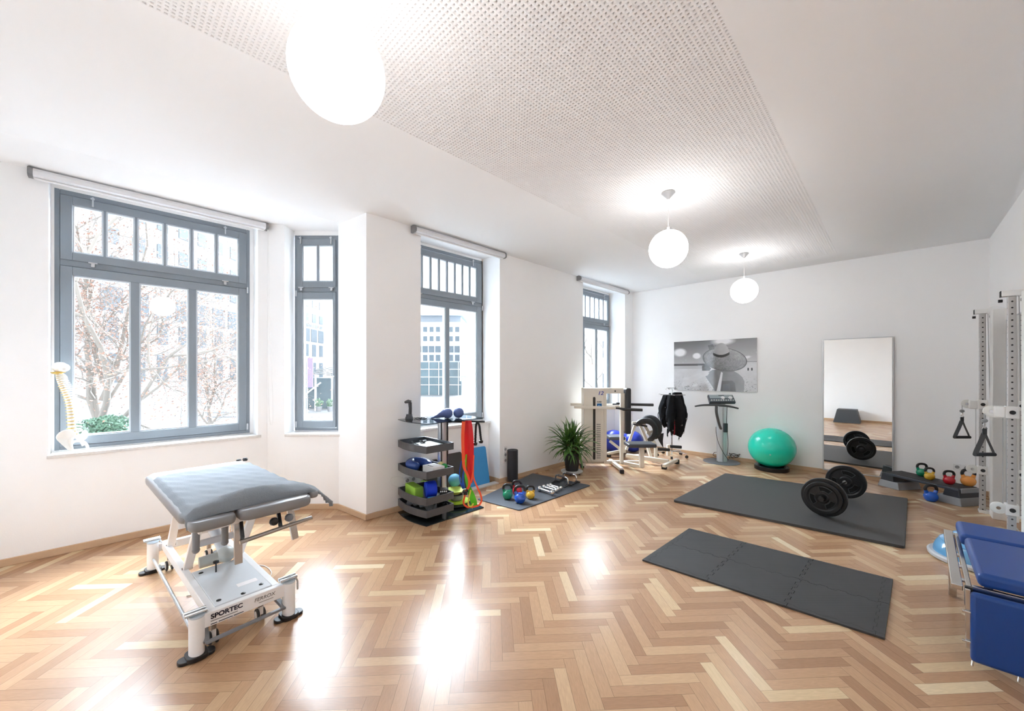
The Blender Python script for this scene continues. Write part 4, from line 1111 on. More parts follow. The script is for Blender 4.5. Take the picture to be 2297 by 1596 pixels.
    # cushions: frame stands ZT, cushion tops about 0.78
    def cushion(name, poly, z0, th, m=GREYV, tilt=None, rad=.022):
        cx = sum(p[0] for p in poly) / len(poly); cy = sum(p[1] for p in poly) / len(poly)
        mb = M(); n = len(poly); rings = []
        for k in range(9):
            t = k / 8; a = math.pi * t; ins = rad * (1 - math.sin(a) ** .6) if 0 < t < 1 else rad * 1.0
            z = z0 + th * (1 - math.cos(a)) / 2
            ring = []
            for p in poly:
                d = Vector((p[0] - cx, p[1] - cy)); ll = d.length
                q = d * (1 - ins / ll); ring.append((cx + q.x, cy + q.y, z + (tilt(cx + q.x, cy + q.y) if tilt else 0)))
            rings.append(ring)
        vs = [P(*v) for rg in rings for v in rg]
        top = P(cx, cy, z0 + th * 1.06 + (tilt(cx, cy) if tilt else 0)); vs.append(top); tI = len(vs) - 1
        fs = [tuple(range(n - 1, -1, -1))]
        for k in range(8):
            for i in range(n): fs.append((k * n + i, k * n + (i + 1) % n, (k + 1) * n + (i + 1) % n, (k + 1) * n + i))
        for i in range(n): fs.append((8 * n + i, 8 * n + (i + 1) % n, tI))
        mb.add(vs, fs); return mb.build(name, m, r, ang=70)
    XL, XR = -.035, W + .17
    cushion('bed_cushion', rrect(XL - .01, .16, XR - .01, L + .06, .06, 6), ZT + .012, .062)
    cushion('arm_cushion', rrect(XL, -.03, XL + .225, .15, .05, 6), ZT + .008, .058)
    cushion('head_cushion', rrect(XL + .235, -.045, XR - .03, .145, .06, 6), ZT + .012, .064)
    cushion('arm_cushion', rrect(XR - .025, .02, XR + .035, .15, .025, 6), ZT + .035, .045)
    # white sheet at the far end (top-level: it can be lifted off)
    def drape(name, x0, x1, y0, y1, zf, m, nxx, nyy, th=.006, parent=None, jag=0):
        rnd = random.Random(5); vs = []
        for s in (0, 1):
            for i in range(nxx + 1):
                for j in range(nyy + 1):
                    x = x0 + (x1 - x0) * i / nxx; y = y0 + (y1 - y0) * j / nyy
                    if jag and j == nyy: y += jag * math.sin(i * 1.9) * .5
                    vs.append(P(*zf(x, y, s * th)))
        K = (nxx + 1) * (nyy + 1); fs = []
        for i in range(nxx):
            for j in range(nyy):
                a = i * (nyy + 1) + j; b = a + nyy + 1
                fs.append((a, a + 1, b + 1, b)); fs.append((K + a, K + b, K + b + 1, K + a + 1))
        for i in range(nxx):
            a = i * (nyy + 1); b = a + nyy + 1
            fs.append((a, b, K + b, K + a)); a += nyy; b += nyy; fs.append((b, a, K + a, K + b))
        for j in range(nyy):
            a = j; fs.append((a + 1, a, K + a, K + a + 1)); a = nxx * (nyy + 1) + j; fs.append((a, a + 1, K + a + 1, K + a))
        mb = M(); mb.add(vs, fs); return mb, mb.build(name, m, parent, ang=80)
    top = ZT + .078
    def sheet_z(x, y, s):
        e = min(x - XL, XR - x, L + .07 - y); z = top + .004 + s - max(0, .035 - e) * .9
        return (x, y, z)
    mb, o = drape('bed_sheet', XL - .004, XR + .004, L - .42, L + .068, sheet_z, mat('white_cotton', (244, 244, 244), .85, bump=.1, bscale=150), 30, 16)
    tag(o, 'white sheet over the far end of the treatment table, peeking past the blanket', 'sheet')
    WL = mat('grey_wool_blanket', (124, 129, 135), .92, noise=.1, nscale=90, bump=.9, bscale=220, sheen=.1)
    def bl_z(x, y, s):
        # bumps, folded roll at the near edge rising to the right
        w = .0016 * math.sin(x * 19 + y * 3 + 1.2 * math.sin(y * 6)) + .0022 * math.sin(y * 33 + x * 7 + 2 * math.sin(x * 5)) + .001 * math.sin(x * 60 + y * 31)
        z = top + .010 + w
        fx = (x - XL) / (XR - XL)
        roll = math.exp(-((y - .11 - .05 * fx) / .085) ** 2); z += roll * (.018 + .05 * math.sin(min(1, max(0, fx)) * math.pi) ** 1.2)
        e = x - XL
        if e < .04: z -= (.04 - e) * .9
        edge = .075 - .03 * fx
        if y < edge: z -= (edge - y) * 1.0
        if x > XR - .01: z -= (x - XR + .01) ** 1.0 * .55 + max(0, x - XR - .05) * .5
        return (x, y - .02 * roll * 0, z + s)
    # outline: slightly oblique piece, hanging past the right-hand end
    def bz2(x, y, s):
        t = (y + .055) / (L - .17 + .055); 
        xx = x
        if x > XR - .08: xx = XR - .08 + (x - XR + .08) * max(.25, 1 - t * 2.2)
        return bl_z(xx, y, s)
    mb, o = drape('blanket', XL - .004, XR + .125, .035, L - .17, bz2, WL, 80, 90, th=.012, jag=.012)
    tag(o, 'grey woollen blanket with a fringed end lying over the treatment table', 'blanket')
    # fringe at the hanging end
    for k in range(5):
        y = .045 + k * .03; p = bl_z(XR + .122, y, .004); a = P(*p)
        fm = M(); fm.tube([a + ex * -.006, a + ex * .010 - UP * .012, a + ex * .014 - UP * (.042 + .012 * (k % 2))], [.009, .0095, .006], n=8)
        fm.build('fringe', WL, o)
    # black adjusting knobs at the far right corner
    q = M(); q.lathe([(0, 0), (.018, .002), (.022, .012), (.016, .022), (0, .024)], P(XR - .05, L + .045, top + .0), n=12); q.build('release_knob', BLACKP, r)
    q = M(); q.lathe([(0, 0), (.018, .002), (.022, .016), (.016, .028), (0, .03)], P(XR + .0, L + .045, top - .002), n=12); q.build('release_knob', BLACKP, r)
    # power cable
    mb = M(); mb.tube(smoothpts([P(W * .6, .78, .02), P(W * .75, .9, .005), P(W + .02, .98, .005), P(W + .13, .88, .005), P(W + .12, .68, .005), P(W - .02, .6, .006), P(W * .55, .72, .006), P(W * .2, .8, .006)], 8), .0035, n=6)
    mb.build('power_cable', mat('pale_grey_cable', (205, 200, 192), .5), r)
treatment_table()

# ================================================================ SPINE MODEL
def spine():
    YS = 5.335
    r = thing('spine_model', oY(165, 1008, YS), 'white plastic spine and pelvis model leaning in the corner of the three-pane window', 'anatomical model')
    BN = mat('ivory_bone_plastic', (238, 236, 231), .45, noise=.03); YL = mat('yellow_nerve_plastic', (222, 190, 98), .5)
    cl = [(129, 838), (131, 850), (137, 864), (147, 884), (155, 905), (158, 925), (160, 945), (161, 960), (165, 972), (176, 983), (186, 995)]
    pts = smoothpts([oY(x, y, YS) for x, y in cl], 8)
    # arc-length resample
    d = [0]
    for i in range(1, len(pts)): d.append(d[-1] + (pts[i] - pts[i - 1]).length)
    def at(s):
        for i in range(1, len(pts)):
            if d[i] >= s: t = (s - d[i - 1]) / (d[i] - d[i - 1]); return pts[i - 1].lerp(pts[i], t), (pts[i] - pts[i - 1]).normalized()
        return pts[-1], (pts[-1] - pts[-2]).normalized()
    Ltot = d[-1] * .86; s = 0; N = 24
    disc = M()
    ws = []
    for k in range(N):
        q = k / (N - 1); hh = .6 + .8 * q; ws.append(hh)
    S = sum(ws)
    nerve = M()
    for k in range(N):
        q = k / (N - 1); seg = Ltot * ws[k] / S
        p, t = at(s + seg * .4); rad = .016 + .014 * q
        sd = t.cross(Vector((0, 1, 0))).normalized()   # sideways (towards -x / +x)
        if sd.x < 0: sd = -sd
        v = M()
        v.lathe([(rad * .9, -seg * .34), (rad * .78, 0), (rad * .9, seg * .34)], p, t, n=14)
        back = sd * 1.0; out = Vector((0, -1, 0))
        # spinous process points back (to the right), transverse ones to both sides
        v.tube([p + back * rad * .6, p + back * (rad + .016) + t * .004, p + back * (rad + .032 + .01 * math.sin(q * 3)) + t * .016], [.008, .0065, .003], n=8)
        for g in (-1, 1):
            v.tube([p + back * rad * .5, p + back * (rad * .7) + out * g * rad * .8, p + back * rad * .9 + out * g * (rad + .014)], [.008, .006, .0045], n=8)
        v.build('vertebra', BN, r)
        p2, t2 = at(s + seg * .88)
        dd = M(); dd.lathe([(rad * .82, -seg * .12), (rad * .88, 0), (rad * .82, seg * .12)], p2, t2, n=14)
        if k > 5 : dd.tube([p2 + sd * rad * .2, p2 - sd * rad * .2 + out * rad * .9, p2 - sd * rad * 1.1 + out * rad * .5], [.004, .004, .003], n=6)
        dd.build('disc', YL, r)
        s += seg
    # occiput plate
    c = oY(129, 824, YS)
    c = c + Vector((.014, 0, 0)); mb = M(); mb.ell(c, (.050, .05, .044), 24, 14); mb.ell(c + Vector((.02, -.01, -.006)), (.042, .05, .038), 20, 12); mb.build('skull_base', BN, r)
    mb = M(); c2 = oY(128, 837, YS); mb.ell(c2, (.036, .036, .012), 18, 8); mb.tube([c2 + Vector((-.035, -.01, .004)), c2 + Vector((-.02, -.03, -.004)), c2 + Vector((.02, -.03, .0)), c2 + Vector((.05, -.01, .008))], .004, n=6); mb.build('nerve_band', YL, r)
    # pelvis: two flaring wings, pubic ring and sacrum
    def px(x, y, dy=0): return oY(x, y, YS + dy)
    def blade(outline, dy, th, name):
        fr = [px(x, y, dy + e) for x, y, e in outline]; n = len(fr); c = sum(fr, Vector()) / n + Vector((0, .02, 0)); mb = M()
        vs = fr + [f + Vector((0, th, 0)) for f in fr] + [c, c + Vector((0, th, 0))]
        fs = [(i, (i + 1) % n, 2 * n) for i in range(n)] + [(n + (i + 1) % n, n + i, 2 * n + 1) for i in range(n)] + [((i + 1) % n, i, n + i, n + (i + 1) % n) for i in range(n)]
        mb.add(vs, fs); o = mb.build(name, BN, r, ang=60)
        m_ = o.modifiers.new('soften', 'SUBSURF'); m_.levels = 2; m_.render_levels = 2; return o
    blade([(122, 983, -.02), (128, 973, -.04), (138, 966, -.05), (150, 963, -.04), (162, 965, -.01), (174, 972, .02), (170, 984, 0), (160, 990, -.02), (158, 1000, -.03), (165, 1008, -.03), (160, 1015, -.03), (150, 1010, -.04), (142, 1002, -.05), (130, 992, -.04)], -.05, .016, 'pelvic_wing')
    blade([(176, 985, .02), (182, 972, .03), (188, 963, .03), (197, 967, .02), (199, 976, .0), (195, 985, -.0), (187, 990, -.0), (180, 990, .01)], .0, .016, 'pelvic_wing')
    mb = M()
    mb.tube(smoothpts([px(158, 1000, -.06), px(165, 992, -.05), px(176, 990, -.04), px(188, 992, -.02), px(195, 1000, -.02), px(196, 1008, -.03), px(186, 1013, -.05), px(174, 1012, -.06), px(163, 1012, -.06), px(158, 1006, -.065)], 4), .0105, n=10, closed=False)
    mb.tube(smoothpts([px(160, 986, -.05), px(158, 996, -.06), px(160, 1008, -.06), px(163, 1015, -.06)], 4), [.014] * 13, n=10)
    mb.build('pubic_ring', BN, r)
    mb = M(); mb.tube(smoothpts([px(168, 976), px(176, 982, -.01), px(183, 990, -.01), (px(187, 1000, -.0))], 4), [.03 - .0015 * i for i in range(13)], n=12, flat=.5); mb.build('sacrum', BN, r)
    mb = M(); mb.tube(smoothpts([px(145, 853, .02), px(146, 846, .02), px(150, 846, .02), px(151, 860, .02)], 4), .004, n=6); mb.build('artery_loop', BN, r)
spine()

# ================================================================ TRAY STAND
def tray_stand():
    X0, X1, Y0, Y1 = 2.27, 3.06, 3.47, 4.05
    xc, yc = 2.68, 3.77
    r = thing('tray_stand', (xc, yc, 0), 'charcoal storage stand with four curved trays and a dark glass top', 'storage stand')
    TG = mat('anthracite_lacquer', (74, 76, 81), .38, noise=.02); TI = mat('anthracite_inside', (52, 55, 60), .5)
    SG = glass_mat('smoked_glass', (.34, .38, .40), .02)
    def bow(x0, x1, y0, y1, b, n=10):
        out = [(x1, y0), (x1, y1)]
        for i in range(n + 1):
            t = i / n; y = y1 + (y0 - y1) * t; out.append((x0 - b * math.sin(math.pi * t), y))
        return out
    def both(x0, x1, b, n=10):
        out = []
        for i in range(n + 1):
            t = i / n; out.append((x0 - b * math.sin(math.pi * t), Y1 + (Y0 - Y1) * t))
        for i in range(n + 1):
            t = i / n; out.append((x1 + b * math.sin(math.pi * t) * .2, Y0 + (Y1 - Y0) * t))
        return out
    mb = M(); mb.prism(both(X0, X1, .045), .001, .012); mb.build('base_plate', mat('black_gloss_glass', (34, 40, 42), .08), r, smooth=False, bevel=.002)
    mb = M(); mb.prism(both(X0, X1, .045), 1.060, 1.068); mb.build('glass_top', SG, r, smooth=False)
    mb = M(); mb.prism([(xc + .055 * math.cos(t) * (1 if abs(math.cos(t)) < .8 else 1), yc + .05 * math.sin(t)) for t in [2 * math.pi * i / 24 for i in range(24)]], .012, 1.060); mb.build('column', ALU, r, ang=30)
    for dx, dy in ((-.045, -.045), (.05, -.035)):
        mb = M(); mb.box((xc + dx - .006, yc + dy - .006, .013), (xc + dx + .006, yc + dy + .006, 1.058)); mb.build('groove_strip', DGREY, r, smooth=False)
    for zt in (.832, .565, .290, .162):
        h = .078; z0 = zt - h; P_ = bow(X0, 2.62, Y0, Y1, .045); t = .012
        mb = M(); n = len(P_); cx = sum(p[0] for p in P_) / n; cy = sum(p[1] for p in P_) / n
        q = [(x + (cx - x) / abs(cx - x + 1e-9) * t * (1 if abs(x - cx) > .02 else 0), y + (cy - y) / abs(cy - y + 1e-9) * t * (1 if abs(abs(y - cy) - (Y1 - Y0) / 2) < .02 else 0)) for x, y in P_]
        vs = [(x, y, z0) for x, y in P_] + [(x, y, zt) for x, y in P_] + [(x, y, zt) for x, y in q] + [(x, y, z0 + .01) for x, y in q]
        fs = [tuple(range(n))]
        for i in range(n):
            j = (i + 1) % n; fs += [(i, n + i, n + j, j), (n + i, 2 * n + i, 2 * n + j, n + j), (2 * n + i, 3 * n + i, 3 * n + j, 2 * n + j)]
        mb.add(vs, fs); tr = mb.build('tray', TG, r, smooth=False, bevel=.003)
        mb = M(); mb.prism([(cx + (x - cx) * .995, cy + (y - cy) * .995) for x, y in q], z0 + .010, z0 + .012); mb.build('tray_liner', TI, tr, smooth=False)
        mb = M(); mb.box((2.62, yc - .05, zt - .06), (xc - .04, yc + .03, zt - .02)); mb.build('bracket', DGREY, r, smooth=False)
    # hook arm
    mb = M(); mb.tube(smoothpts([(xc + .03, yc - .03, 1.03), (2.78, 3.64, 1.028), (2.88, 3.55, 1.03), (3.0, 3.50, 1.022), (3.07, 3.47, 1.018)], 5), .012, n=12); mb.build('hook_arm', BLACKP, r)
    return r
tray_stand()
TZ = [.832 - .064, .565 - .064, .290 - .064, .162 - .064]
ZG = 1.069
GS = 'things on the tray stand'
def simple(name, mb, m, label, cat, group=None, **k): return tag(mb.build(name, m, **k), label, cat, group)
# massage gun
mb = M(); p = oD(918, 938, 4.50); p = Vector((p.x, p.y, ZG)); g = thing('massage_gun', p, 'dark grey upright massage gun on the glass top of the tray stand', 'massage gun')
mb.lathe([(0, .0), (.045, 0), (.045, .012), (.036, .03), (.034, .05), (0, .05)], p, n=24); mb.build('charging_base', DGREY, g)
mb = M(); mb.tube([p + UP * .045 + RT * .01, p + UP * .12 + RT * .012, p + UP * .185 + RT * .008], [.02, .019, .021], n=14); mb.tube([p + UP * .19 + RT * .02, p + UP * .198 - RT * .012, p + UP * .192 - RT * .035], [.02, .022, .017], n=14); mb.ell(p + UP * .19 - RT * .04, .016, 14, 10); mb.build('body', mat('graphite_plastic', (66, 66, 68), .45), g)
# cable coil
mb = M(); q = oD(938, 938, 4.5); pts = [Vector((q.x, q.y, ZG + .004)) + RT * (.05 * math.cos(t) * (1 + .2 * math.sin(t * 2.3)) + .004 * t) + FW * (.04 * math.sin(t)) + UP * (.004 * (i % 3)) for i, t in enumerate([k * .45 for k in range(44)])]
mb.tube(pts, .003, n=6); simple('charging_cable', mb, BLACKP, 'thin black charging cable coiled beside the massage gun', 'cable')
# small blue balls
BLB = mat('blue_grey_rubber', (88, 106, 160), .6, noise=.04)
def onplane(x, y, z): return fl(x, y, z)
c = oD(1004, 925, 4.52); c = Vector((c.x, c.y, ZG + .060))
mb = M(); mb.ell(c, (.060, .060, .059), 28, 18); bb = mb.build('exercise_ball', BLB, None, ang=80)
tag(bb, 'small blue ball with a trailing folded neck on the glass top', 'exercise ball', 'small blue balls on the glass top')
mb = M(); mb.tube([c - RT * .03 - UP * .0, c - RT * .075 - UP * .018, c - RT * .12 - UP * .036, c - RT * .165 - UP * .050, c - RT * .19 - UP * .053], [.05, .034, .020, .010, .007], n=16); mb.build('folded_skin', BLB, bb)
c = oD(1028.5, 924, 4.56); c = Vector((c.x, c.y, ZG + .062))
mb = M(); mb.ell(c + RT * .0, (.062, .062, .061), 28, 18); simple('exercise_ball', mb, BLB, 'small round blue ball on the glass top, right of the folded one', 'exercise ball', 'small blue balls on the glass top', ang=80)
# tray 1
mb = M(); z = TZ[0]; mb.prism(rrect(2.36, 3.58, 2.60, 3.90, .02), z, z + .03); simple('notepad_stack', mb, mat('pale_paper', (222, 228, 232), .5), 'pale sheets lying in the top tray of the stand', 'paper', smooth=False, bevel=.003)
mb = M(); rnd = random.Random(2); pts = [Vector((2.47 + rnd.uniform(-.045, .045), 3.84 + rnd.uniform(-.04, .04), z + .036 + rnd.uniform(0, .02))) for _ in range(26)]
mb.tube(smoothpts(pts, 4), .005, n=6); simple('cable_bundle', mb, BLACKP, 'tangled black lead in the top tray', 'cable')
mb = M(); mb.bar((2.30, 3.76, z + .03), (2.36, 3.90, z + .055), .016, .006); mb.bar((2.33, 3.72, z + .045), (2.32, 3.88, z + .060), .007, .007); simple('scissors', mb, mat('dark_steel', (60, 62, 66), .3, .7), 'dark pair of scissors in the left of the top tray', 'scissors', smooth=False)
# tray 2
z = TZ[1]; NB = mat('navy_vinyl_cushion', (52, 84, 158), .26, coat=.3)
mb = M(); cc = Vector((2.425, 3.86, z + .058)); pts = [cc + Vector((.085 * math.cos(t), .125 * math.sin(t), 0)) for t in [math.radians(-75 + 300 * i / 28 - 0) for i in range(29)]]
mb.tube(pts, [.03 + .028 * max(0, math.sin(math.pi * i / 28)) ** .35 for i in range(29)], n=18); simple('neck_cushion', mb, NB, 'glossy dark blue horseshoe cushion in the second tray', 'cushion', ang=80)
bx = thing('card_box', (2.455, 3.60, z), 'white box with a dark printed mark in the second tray beside the blue cushion', 'box')
mb = M(); mb.box((2.37, 3.50, z), (2.52, 3.70, z + .085)); mb.build('carton', mat('white_card', (232, 230, 226), .6), bx, smooth=False, bevel=.003)
mb = M(); mb.tube([Vector((2.40 + .010 * (k % 2) + .004 * math.sin(k * 2.1), 3.65 - .007 * k, z + .0858)) for k in range(14)], .0016, n=5); mb.build('printed_mark', DGREY, bx)
mb = M(); mb.ell((2.555, 3.555, z + .058), .038, 22, 14); simple('massage_ball', mb, mat('green_foam_ball', (24, 140, 62), .6), 'dark green ball in the second tray', 'massage ball', ang=80)
mb = M(); mb.ell((2.585, 3.50 + .03, z + .058) if False else (2.568, 3.64, z + .060), .040, 22, 14); simple('massage_ball', mb, mat('pale_yellow_ball', (222, 218, 150), .6), 'pale yellow ball in the second tray beside the green ball', 'massage ball', ang=80)
# tray 3
z = TZ[2]; LIME = mat('lime_foam_block', (158, 208, 72), .7, noise=.03)
mb = M(); o = Vector((2.35, 3.84, z)); e1 = Vector((.12, .99, 0)).normalized(); e2 = Vector((.99, -.12, 0)).normalized(); mb.box((-.11, -.06, .02), (.13, .06, .125), (o, e2, e1, UP)) if False else mb.box((-.05, -.13, .0), (.05, .13, .12), (o, e2, e1, UP))
simple('yoga_block', mb, LIME, 'lime green foam block in the third tray of the stand', 'yoga block', 'lime green yoga blocks', smooth=False, bevel=.008)
mb = M(); cz = Vector((2.445, 3.66, z + .06))
for k in range(1): mb.lathe([(.045, -.055), (.082, -.055), (.086, -.045), (.086, .045), (.082, .055), (.045, .055), (.045, -.055)][:-1], cz + UP * .03, (1, -.35, 0), n=36)
simple('foam_ring', mb, mat('bright_blue_foam', (22, 64, 214), .6), 'bright blue hollow foam ring in the third tray', 'foam ring', ang=40)
mb = M(); mb.box((-.042, -.042, 0), (.042, .042, .095), (Vector((2.545, 3.555, z)), Vector((.8, -.6, 0)), Vector((.6, .8, 0)), UP)); o = simple('patterned_box', mb, mat('black_patterned_card', (44, 42, 40), .6, noise=.5, nscale=60), 'small dark patterned box at the right corner of the third tray', 'box', smooth=False, bevel=.003)
for k in range(4):
    q = M(); q.ell(Vector((2.545, 3.555, z + .075)) + Vector((.8, -.6, 0)) * (-.03 + .02 * k) - Vector((.6, .8, 0)) * .0425, (.007, .007, .010), 10, 6); q.build('white_dot', WPLAST, o)
mb = M(); mb.tube(smoothpts([(2.36, 3.58, z + .02), (2.42, 3.52, z + .03), (2.48, 3.505, z + .025), (2.49, 3.51, z + .03)], 5), [.018] * 16, n=10); simple('tube_band', mb, mat('sky_blue_rubber', (56, 130, 200), .5), 'short sky blue rubber band in the third tray', 'resistance band')
# tray 4
z = TZ[3]; mb = M(); rnd = random.Random(9)
pts = smoothpts([(2.32, 3.92, z + .035), (2.36, 3.84, z + .05), (2.38, 3.74, z + .055), (2.40, 3.64, z + .045), (2.44, 3.56, z + .04)], 5)
mb.tube(pts, [.035 + .012 * math.sin(i * 1.3) for i in range(len(pts))], n=12, flat=.7); simple('rolled_towel', mb, mat('grey_towel', (140, 144, 150), .95, noise=.25, nscale=50, bump=.8, bscale=120), 'crumpled grey towel in the lowest tray', 'towel')
mb = M(); pts = [Vector((2.53 + rnd.uniform(-.05, .06), 3.62 + rnd.uniform(-.1, .13), z + .04 + rnd.uniform(-.02, .022))) for _ in range(40)]
mb.tube(smoothpts(pts, 3), .010, n=7); simple('black_straps', mb, RUBBER, 'heap of black straps in the lowest tray', 'straps')
# hanging bands
def rib(name, px, D, w, m, label, cat='resistance band', group='bands hanging from the stand', side=None, th=.003, dd=0, parent=None):
    pts = smoothpts([oD(x, y, D + (dd * i)) for i, (x, y) in enumerate(px)], 5)
    ww = w
    if isinstance(w, (list, tuple)):
        n = len(pts); ww = [w[min(int(i / (n - 1) * (len(w) - 1)), len(w) - 2)] * (1 - (i / (n - 1) * (len(w) - 1)) % 1) + w[min(int(i / (n - 1) * (len(w) - 1)) + 1, len(w) - 1)] * ((i / (n - 1) * (len(w) - 1)) % 1) for i in range(n)]
    mb = M(); mb.ribbon(pts, ww, side or RT, th); o = mb.build(name, m, parent, ang=60)
    if parent is None: tag(o, label, cat, group)
    return o
DB = 4.47
REDM = mat('red_latex', (214, 26, 38), .45); ORM = mat('orange_webbing', (246, 92, 52), .6); GRM = mat('green_latex', (92, 206, 42), .45); BLM = mat('blue_webbing', (30, 84, 196), .5); YEM = mat('yellow_webbing', (226, 204, 90), .6)
mb = M()
for k, (xo, w) in enumerate(((-6.5, 7), (0, 8), (6, 8))):
    pts = smoothpts([oD(1050 + xo * .6, 944, DB + .02), oD(1051 + xo * .8, 960, DB - .002 * k), oD(1052 + xo, 990, DB - .006 * k), oD(1052.5 + xo * (1.0), 1026, DB), oD(1055 + xo * .6, 1055, DB), oD(1056 + xo * .3, 1084, DB)], 6)
    ww = [(.036 + .02 * math.sin(math.pi * i / 30) - .0006 * i) for i in range(len(pts))]
    mb.ribbon(pts, ww, RT + FW * (.35 * (k - 1)), .003)
mb.build('tmp', REDM) if False else None
simple('resistance_band', mb, REDM, 'wide red rubber band hanging from the black hook arm', 'resistance band', 'bands hanging from the stand')
t_ = thing('suspension_strap', oD(1052, 1140, DB - .07), 'orange looped strap with a black buckle hanging in front of the red band', 'strap', 'bands hanging from the stand')
rib('webbing', [(1040, 946), (1038, 980), (1039, 1020), (1041, 1048), (1047, 1062), (1052, 1078), (1051, 1092), (1045, 1102), (1042, 1115), (1040, 1130), (1048, 1138), (1060, 1138), (1074, 1134), (1080, 1124), (1078, 1110), (1070, 1092), (1062, 1070), (1062, 1040), (1063, 1022)], DB - .05, [.040, .036, .034, .032, .026, .024, .022, .022, .02, .02, .02, .02, .02, .02, .02, .018, .016, .014, .012], ORM, None, parent=t_, side=RT)
rib('webbing', [(1062, 1055), (1057, 1080), (1050, 1098)], DB - .055, .018, ORM, None, parent=t_)
mb = M(); p = oD(1044, 1106, DB - .055); mb.box((-.022, -.012, -.022), (.022, .012, .018), (p, RT, FW, UP)); mb.tube([p + RT * x + UP * y for x, y in ((-.03, .0), (-.02, .032), (.015, .036), (.03, .01))], .009, n=8); mb.build('buckle', BLACKP, t_)
rib('resistance_band', [(1046, 1020), (1044, 1060), (1050, 1090), (1057, 1110), (1063, 1130), (1056, 1137)], DB - .02, [.014, .02, .045, .07, .075, .03], GRM, 'bright green rubber band hanging behind the orange strap')
rib('resistance_band', [(1035, 1035), (1031, 1060), (1033, 1082), (1040, 1096), (1038, 1074), (1042, 1050)], DB + .0, [.010, .012, .012, .034, .018, .010], BLM, 'blue rubber band hanging left of the red band', side=RT)
rib('resistance_band', [(1056, 1100), (1051, 1122), (1051, 1134), (1057, 1137), (1062, 1130)], DB - .075, .016, YEM, 'pale yellow webbing loop at the bottom of the hanging straps')
rp = thing('rope_handle', oD(1071, 990, 4.52), 'black twisted triceps rope hanging over the end of the hook arm', 'cable rope')
mb = M(); loop = smoothpts([oD(1066, 993, 4.50), oD(1067, 970, 4.51), oD(1068, 955, 4.52), oD(1071, 948, 4.53), oD(1075, 955, 4.54), oD(1077, 970, 4.55), oD(1079, 988, 4.55)], 10)
for ph in (0, math.pi * 2 / 3, math.pi * 4 / 3):
    q = []
    for i, p in enumerate(loop):
        a = i * .9 + ph; t = (loop[min(i + 1, len(loop) - 1)] - loop[max(i - 1, 0)]).normalized(); u = t.orthogonal().normalized(); w = t.cross(u)
        q.append(p + (FW * math.cos(a) + t.cross(FW) * math.sin(a)) * .0065)
    mb.tube(q, .0075, n=7)
mb.build('rope', RUBBER, rp)
for p in (loop[0], loop[-1]):
    mb = M(); mb.lathe([(.012, 0), (.024, -.004), (.026, -.018), (.02, -.034), (0, -.038)], p, n=18); mb.build('rope_end', BLACKP, rp)
mb = M(); mb.cyl(loop[0] - RT * .03 + UP * .012, loop[0] + RT * .0 + UP * .012, .006, n=8); mb.build('clip', CHROME, rp)
# on and behind the base
mb = M(); c = Vector((2.92, 3.80, .013)); mb.lathe([(0, 0), (.16, 0), (.175, .012), (.165, .028), (.05, .034), (0, .034)], c, n=40); simple('balance_board', mb, mat('anthracite_board', (66, 66, 68), .5), 'round dark balance board lying on the base of the stand', 'balance board')
mb = M(); c = Vector((2.90, 3.78, .051)); mb.lathe([(0, 0), (.15, 0), (.155, .008), (.14, .016), (0, .014)], c, n=40); simple('balance_disc', mb, mat('lime_disc', (176, 206, 60), .6), 'lime green balance disc on top of the dark balance board', 'balance disc')
mb = M(); c = Vector((2.885, 3.77, .068)); mb.lathe([(.0, 0), (.06, 0), (.078, .02), (.080, .07), (.074, .07), (.06, .01), (0, .008)], c, n=28); simple('bowl', mb, mat('grey_translucent_plastic', (120, 122, 116), .25), 'round grey bowl standing on the lime disc', 'bowl')
mb = M(); c = Vector((2.87, 3.78, .146)); mb.lathe([(.02, 0), (.05, .006), (.12, .05), (.125, .05), (.055, .0), (.02, -.004)], c, n=30); simple('dish', mb, mat('pale_lime_band', (206, 224, 120), .6), 'pale lime shallow dish on top of the grey bowl', 'dish')
mb = M(); mb.ell((2.90, 4.06 - .02, .225), .082, 28, 18) if False else mb.ell(oD(1020, 1078, 4.86), .080, 28, 18); simple('soft_ball', mb, mat('light_blue_rubber', (82, 146, 176), .6), 'light blue ball behind the column of the tray stand', 'exercise ball', ang=80)
# things leaning in the niche
def leaning(name, x0, x1, h, yb, yt, th, m, label, cat, rr=.03, z0=0.001):
    d = Vector((0, yt - yb, h)).normalized(); n = Vector((0, -d.z, d.y)); L = math.hypot(h, yt - yb)
    mb = M(); mb.prism(rrect(x0, 0, x1, L, rr), 0, th, (Vector((0, yb, z0)), Vector((1, 0, 0)), d, Vector((1, 0, 0)).cross(d)))
    return simple(name, mb, m, label, cat, smooth=False, bevel=.003)
leaning('balance_pad', 3.44, 3.80, .52, 4.215, 4.312, .04, mat('sky_blue_foam', (64, 150, 212), .7, noise=.05, nscale=20), 'sky blue foam mat leaning against the wall under the window', 'foam mat')
leaning('folded_mat', 3.00, 3.36, .50, 4.19, 4.312, .035, mat('charcoal_foam', (66, 64, 63), .8, noise=.05), 'charcoal mat leaning under the window left of the sky blue mat', 'foam mat')
leaning('gym_pad', 2.74, 2.96, .46, 4.20, 4.312, .05, mat('black_foam_pad', (48, 48, 48), .8, noise=.05), 'black pad leaning under the window behind the stand column', 'foam pad')
mb = M(); mb.box((3.05, 4.075, .001), (3.88, 4.17, .018)); simple('board', mb, mat('pale_board', (214, 208, 200), .5), 'pale narrow board lying on the floor in front of the leaning mats', 'board', smooth=False)
mb = M(); mb.box((2.62, 4.14, .001), (2.76, 4.25, .24)); simple('yoga_block', mb, LIME, 'lime green foam block standing on the floor behind the stand', 'yoga block', 'lime green yoga blocks', smooth=False, bevel=.008)
